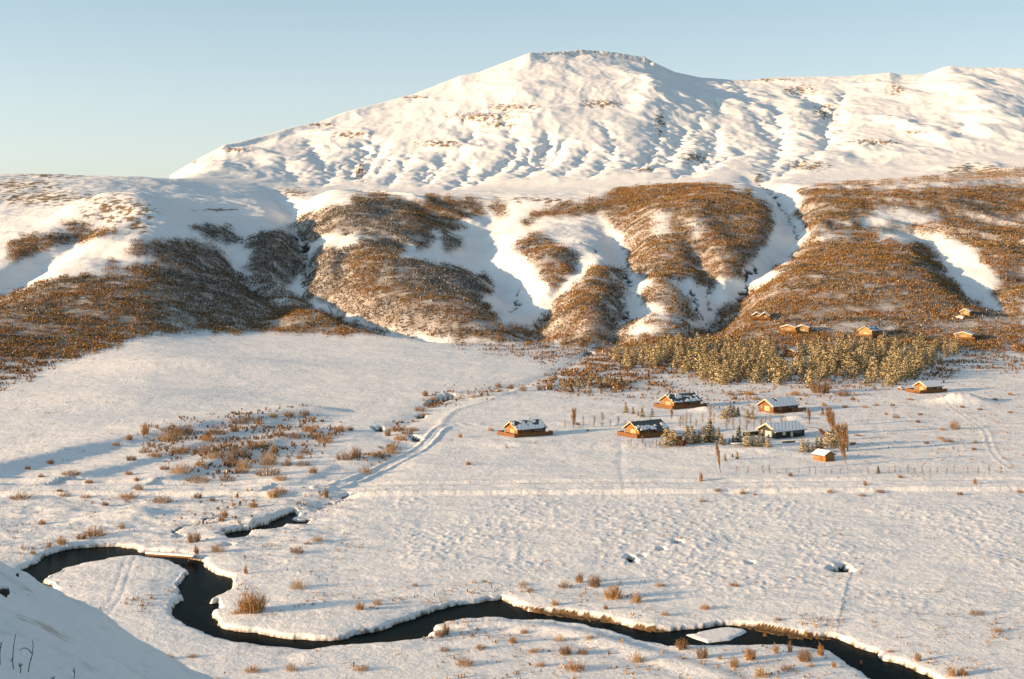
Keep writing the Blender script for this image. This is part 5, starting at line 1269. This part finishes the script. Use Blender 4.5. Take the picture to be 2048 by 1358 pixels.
# trampoline
def disc(mb, r, z0, z1, n=28, r_in=0):
    pts = [(r * math.cos(2 * math.pi * i / n), r * math.sin(2 * math.pi * i / n)) for i in range(n)]
    if not r_in: mb.prism(pts, 'z', z0, z1); return mb
    n0 = len(mb.v)
    for rr in (r, r_in):
        for z_ in (z0, z1):
            mb.v += [(rr * math.cos(2 * math.pi * i / n), rr * math.sin(2 * math.pi * i / n), z_) for i in range(n)]
    for i in range(n):
        j = (i + 1) % n
        mb.f += [(n0 + i, n0 + j, n0 + n + j, n0 + n + i), (n0 + 2 * n + j, n0 + 2 * n + i, n0 + 3 * n + i, n0 + 3 * n + j), (n0 + n + i, n0 + n + j, n0 + 3 * n + j, n0 + 3 * n + i), (n0 + j, n0 + i, n0 + 2 * n + i, n0 + 2 * n + j)]
    return mb
x, y, z = hit(1471, 893)
t = empty('trampoline', (x, y, z)); tag(t, "round trampoline topped with snow, left of the snow-laden pines", 'trampoline')
disc(MB(), 1.75, .78, .90, r_in=1.5).build('frame', M['dark'], t); disc(MB(), 1.49, .82, .98).build('mat', M['snow'], t)
for k_ in range(6):
    a = k_ * math.pi / 3 + .3
    MB().box(1.6 * math.cos(a) - .04, 1.6 * math.cos(a) + .04, 1.6 * math.sin(a) - .04, 1.6 * math.sin(a) + .04, -.2, .777).build('leg', M['steel'], t)
# snow-topped wood stack left of the orange cabin
x, y, z = hit(1802, 780)
t = empty('wood_stack', (x, y, z), .5); tag(t, "snow-capped log pile in the open, left of the bright orange cabin", 'log pile')
lg = MB()
for r_ in range(4):
    for i in range(7 - r_):
        cy = -1.2 + i * .36 + r_ * .18; cz = .16 + r_ * .31
        lg.prism([(cy + .16 * math.cos(q * 1.047), cz + .16 * math.sin(q * 1.047)) for q in range(6)], 'x', -.9, .9)
lg.build('logs', M['honey'], t)
MB().prism([(-1.4, .5), (-.5, 1.35), (.2, 1.42), (.9, 1.0), (1.0, .8), (.2, 1.25), (-.45, 1.2), (-1.3, .4)], 'x', -1.0, 1.0).build('snow_cap', M['snow'], t)

# snow-covered footbridge
a = flat(292, 1106, .25); b = flat(381, 1112, .25)
yaw = math.atan2(b[1] - a[1], b[0] - a[0]); Lb = math.hypot(b[0] - a[0], b[1] - a[1])
t = empty('footbridge', (a[0], a[1] + .3, -.1), yaw); tag(t, "snow-covered wooden footbridge over the river's narrow neck", 'bridge')
MB().box(-.2, Lb + .3, .02, .20, -.18, .10).build('beam', M['deck'], t); MB().box(-.2, Lb + .3, 1.4, 1.6, -.18, .10).build('beam', M['deck'], t)
dk = MB()
for i in range(int(Lb / .25)):
    dk.box(i * .25, i * .25 + .22, -.05, 1.7, .103, .16)
dk.build('deck', M['deck'], t)
sv = MB().prism([(-.02, .163), (.08, .36), (.6, .46), (1.2, .44), (1.62, .33), (1.68, .163)], 'x', -.3, Lb + .4); sv.build('snow_cover', M['snow'], t)
for xx_ in (.5, Lb - .5):
    for yy_ in (.1, 1.5):
        MB().box(xx_ - .08, xx_ + .08, yy_ - .085, yy_ + .085, -1.6, -.183).build('pile', M['deck'], t)
# fence posts across the meadow
for u, v in [(622, 1149), (632, 1152), (638, 1157), (654, 1163), (676, 1168), (714, 1181), (786, 1204), (829, 1195), (869, 1193), (935, 1184), (983, 1177), (1020, 1172), (1290, 1165), (1242, 1168), (575, 1140), (600, 1146)]:
    x, y, z = hit(u, v)
    o = MB().prism([(.06 * math.cos(q * 1.047), .06 * math.sin(q * 1.047)) for q in range(6)], 'z', -.3, rv(.45, .75)).build('fence_post', M['dark'], None)
    o.location = (x, y, z); o.rotation_euler = (rv(-.1, .1), rv(-.1, .1), 0)
    tag(o, "old wooden post of the broken fence line crossing the snowy meadow above the river", 'fence post', "posts of the old meadow fence")
# stems standing in the near slope
def stem(u, v, pts, label, hpx):
    x, y, z = hit(u, v, 6, 100); k_ = y / F
    seg = []
    for line_ in pts:
        P = [np.array([(p[0] - u) * k_, rv(-.02, .02), (v - p[1]) * k_]) for p in line_]
        for i, (p, q) in enumerate(zip(P[:-1], P[1:])):
            seg.append((p, q, .0085 * (1 - .5 * i / len(P)), .0085 * (1 - .5 * (i + 1) / len(P))))
    vv, qq = tubes(seg)
    o = mesh_np('dry_stem', vv, qq, M_BARK, col=np.tile(np.array([[.07, .06, .055]]), (len(vv), 1)))
    o.location = (x, y, z); tag(o, label, 'dry stem')
stem(27, 1338, [[(27, 1345), (26, 1320), (28, 1295), (32, 1268)], [(26, 1315), (22, 1322)]], "straight bare stem, second from the left edge on the near slope", 70)
stem(56, 1344, [[(56, 1348), (60, 1325), (65, 1308), (66, 1290), (65, 1281)], [(65, 1308), (58, 1299), (48, 1296), (40, 1299)], [(60, 1325), (63, 1318)]], "bare stem with an arching side branch on the near slope", 60)
stem(40, 1346, [[(40, 1350), (42, 1336), (41, 1324)], [(41, 1334), (37, 1328)], [(42, 1332), (45, 1327)]], "shortest forked stem between two taller ones on the near slope", 20)
stem(1, 1330, [[(1, 1334), (0, 1305), (3, 1284)], [(1, 1290), (5, 1283)], [(0, 1296), (-4, 1286)]], "tufted dead flower stem at the very left edge of the near slope", 50)
stem(148, 1356, [[(148, 1362), (149, 1346), (148, 1334)], [(149, 1344), (145, 1339)]], "tiny stem near the bottom edge, furthest right on the near slope", 20)
stem(106, 1357, [[(106, 1362), (107, 1354)], [(107, 1358), (110, 1352)], [(106, 1358), (103, 1353)]], "low sprig at the bottom edge between the forked stem and the tiny one", 10)
# rocks
def rock_obj(u, v, wpx, hpx, label, name='boulder', ymin=6):
    x, y, z = hit(u, v, ymin, 400); w = wpx / F * y / 2; h = hpx / F * y
    n1, n2 = 20, 12; vv = []
    for j in range(n2 + 1):
        for i in range(n1):
            a = 2 * math.pi * i / n1; b = math.pi * j / n2
            vv.append((math.sin(b) * math.cos(a), math.sin(b) * math.sin(a), math.cos(b)))
    vv = np.array(vv); k_ = 1 + .5 * fbm(vv[:, 0] * 1.6 + u, vv[:, 1] * 1.6 + vv[:, 2] * 1.3, 3, int(u) + 5)
    vv = vv * k_[:, None] * np.array([w, w * .8, h * .6]) + np.array([0, 0, h * .3])
    f = [(j * n1 + i, j * n1 + (i + 1) % n1, (j + 1) * n1 + (i + 1) % n1, (j + 1) * n1 + i) for j in range(n2) for i in range(n1)]
    cc = np.where((vv[:, 2] > h * .72)[:, None], np.array([[.75, .77, .8]]), np.array([[.055, .05, .042]]))
    o = mesh_np(name, vv, f, M_BARK, smooth=True, col=cc); o.location = (x, y, z); tag(o, label, 'rock'); return o
rock_obj(7, 1190, 24, 20, "dark snow-topped boulder at the left edge of the near slope")
rock_obj(35, 1153, 6, 9, "tiny dark rock above the boulder at the left edge")
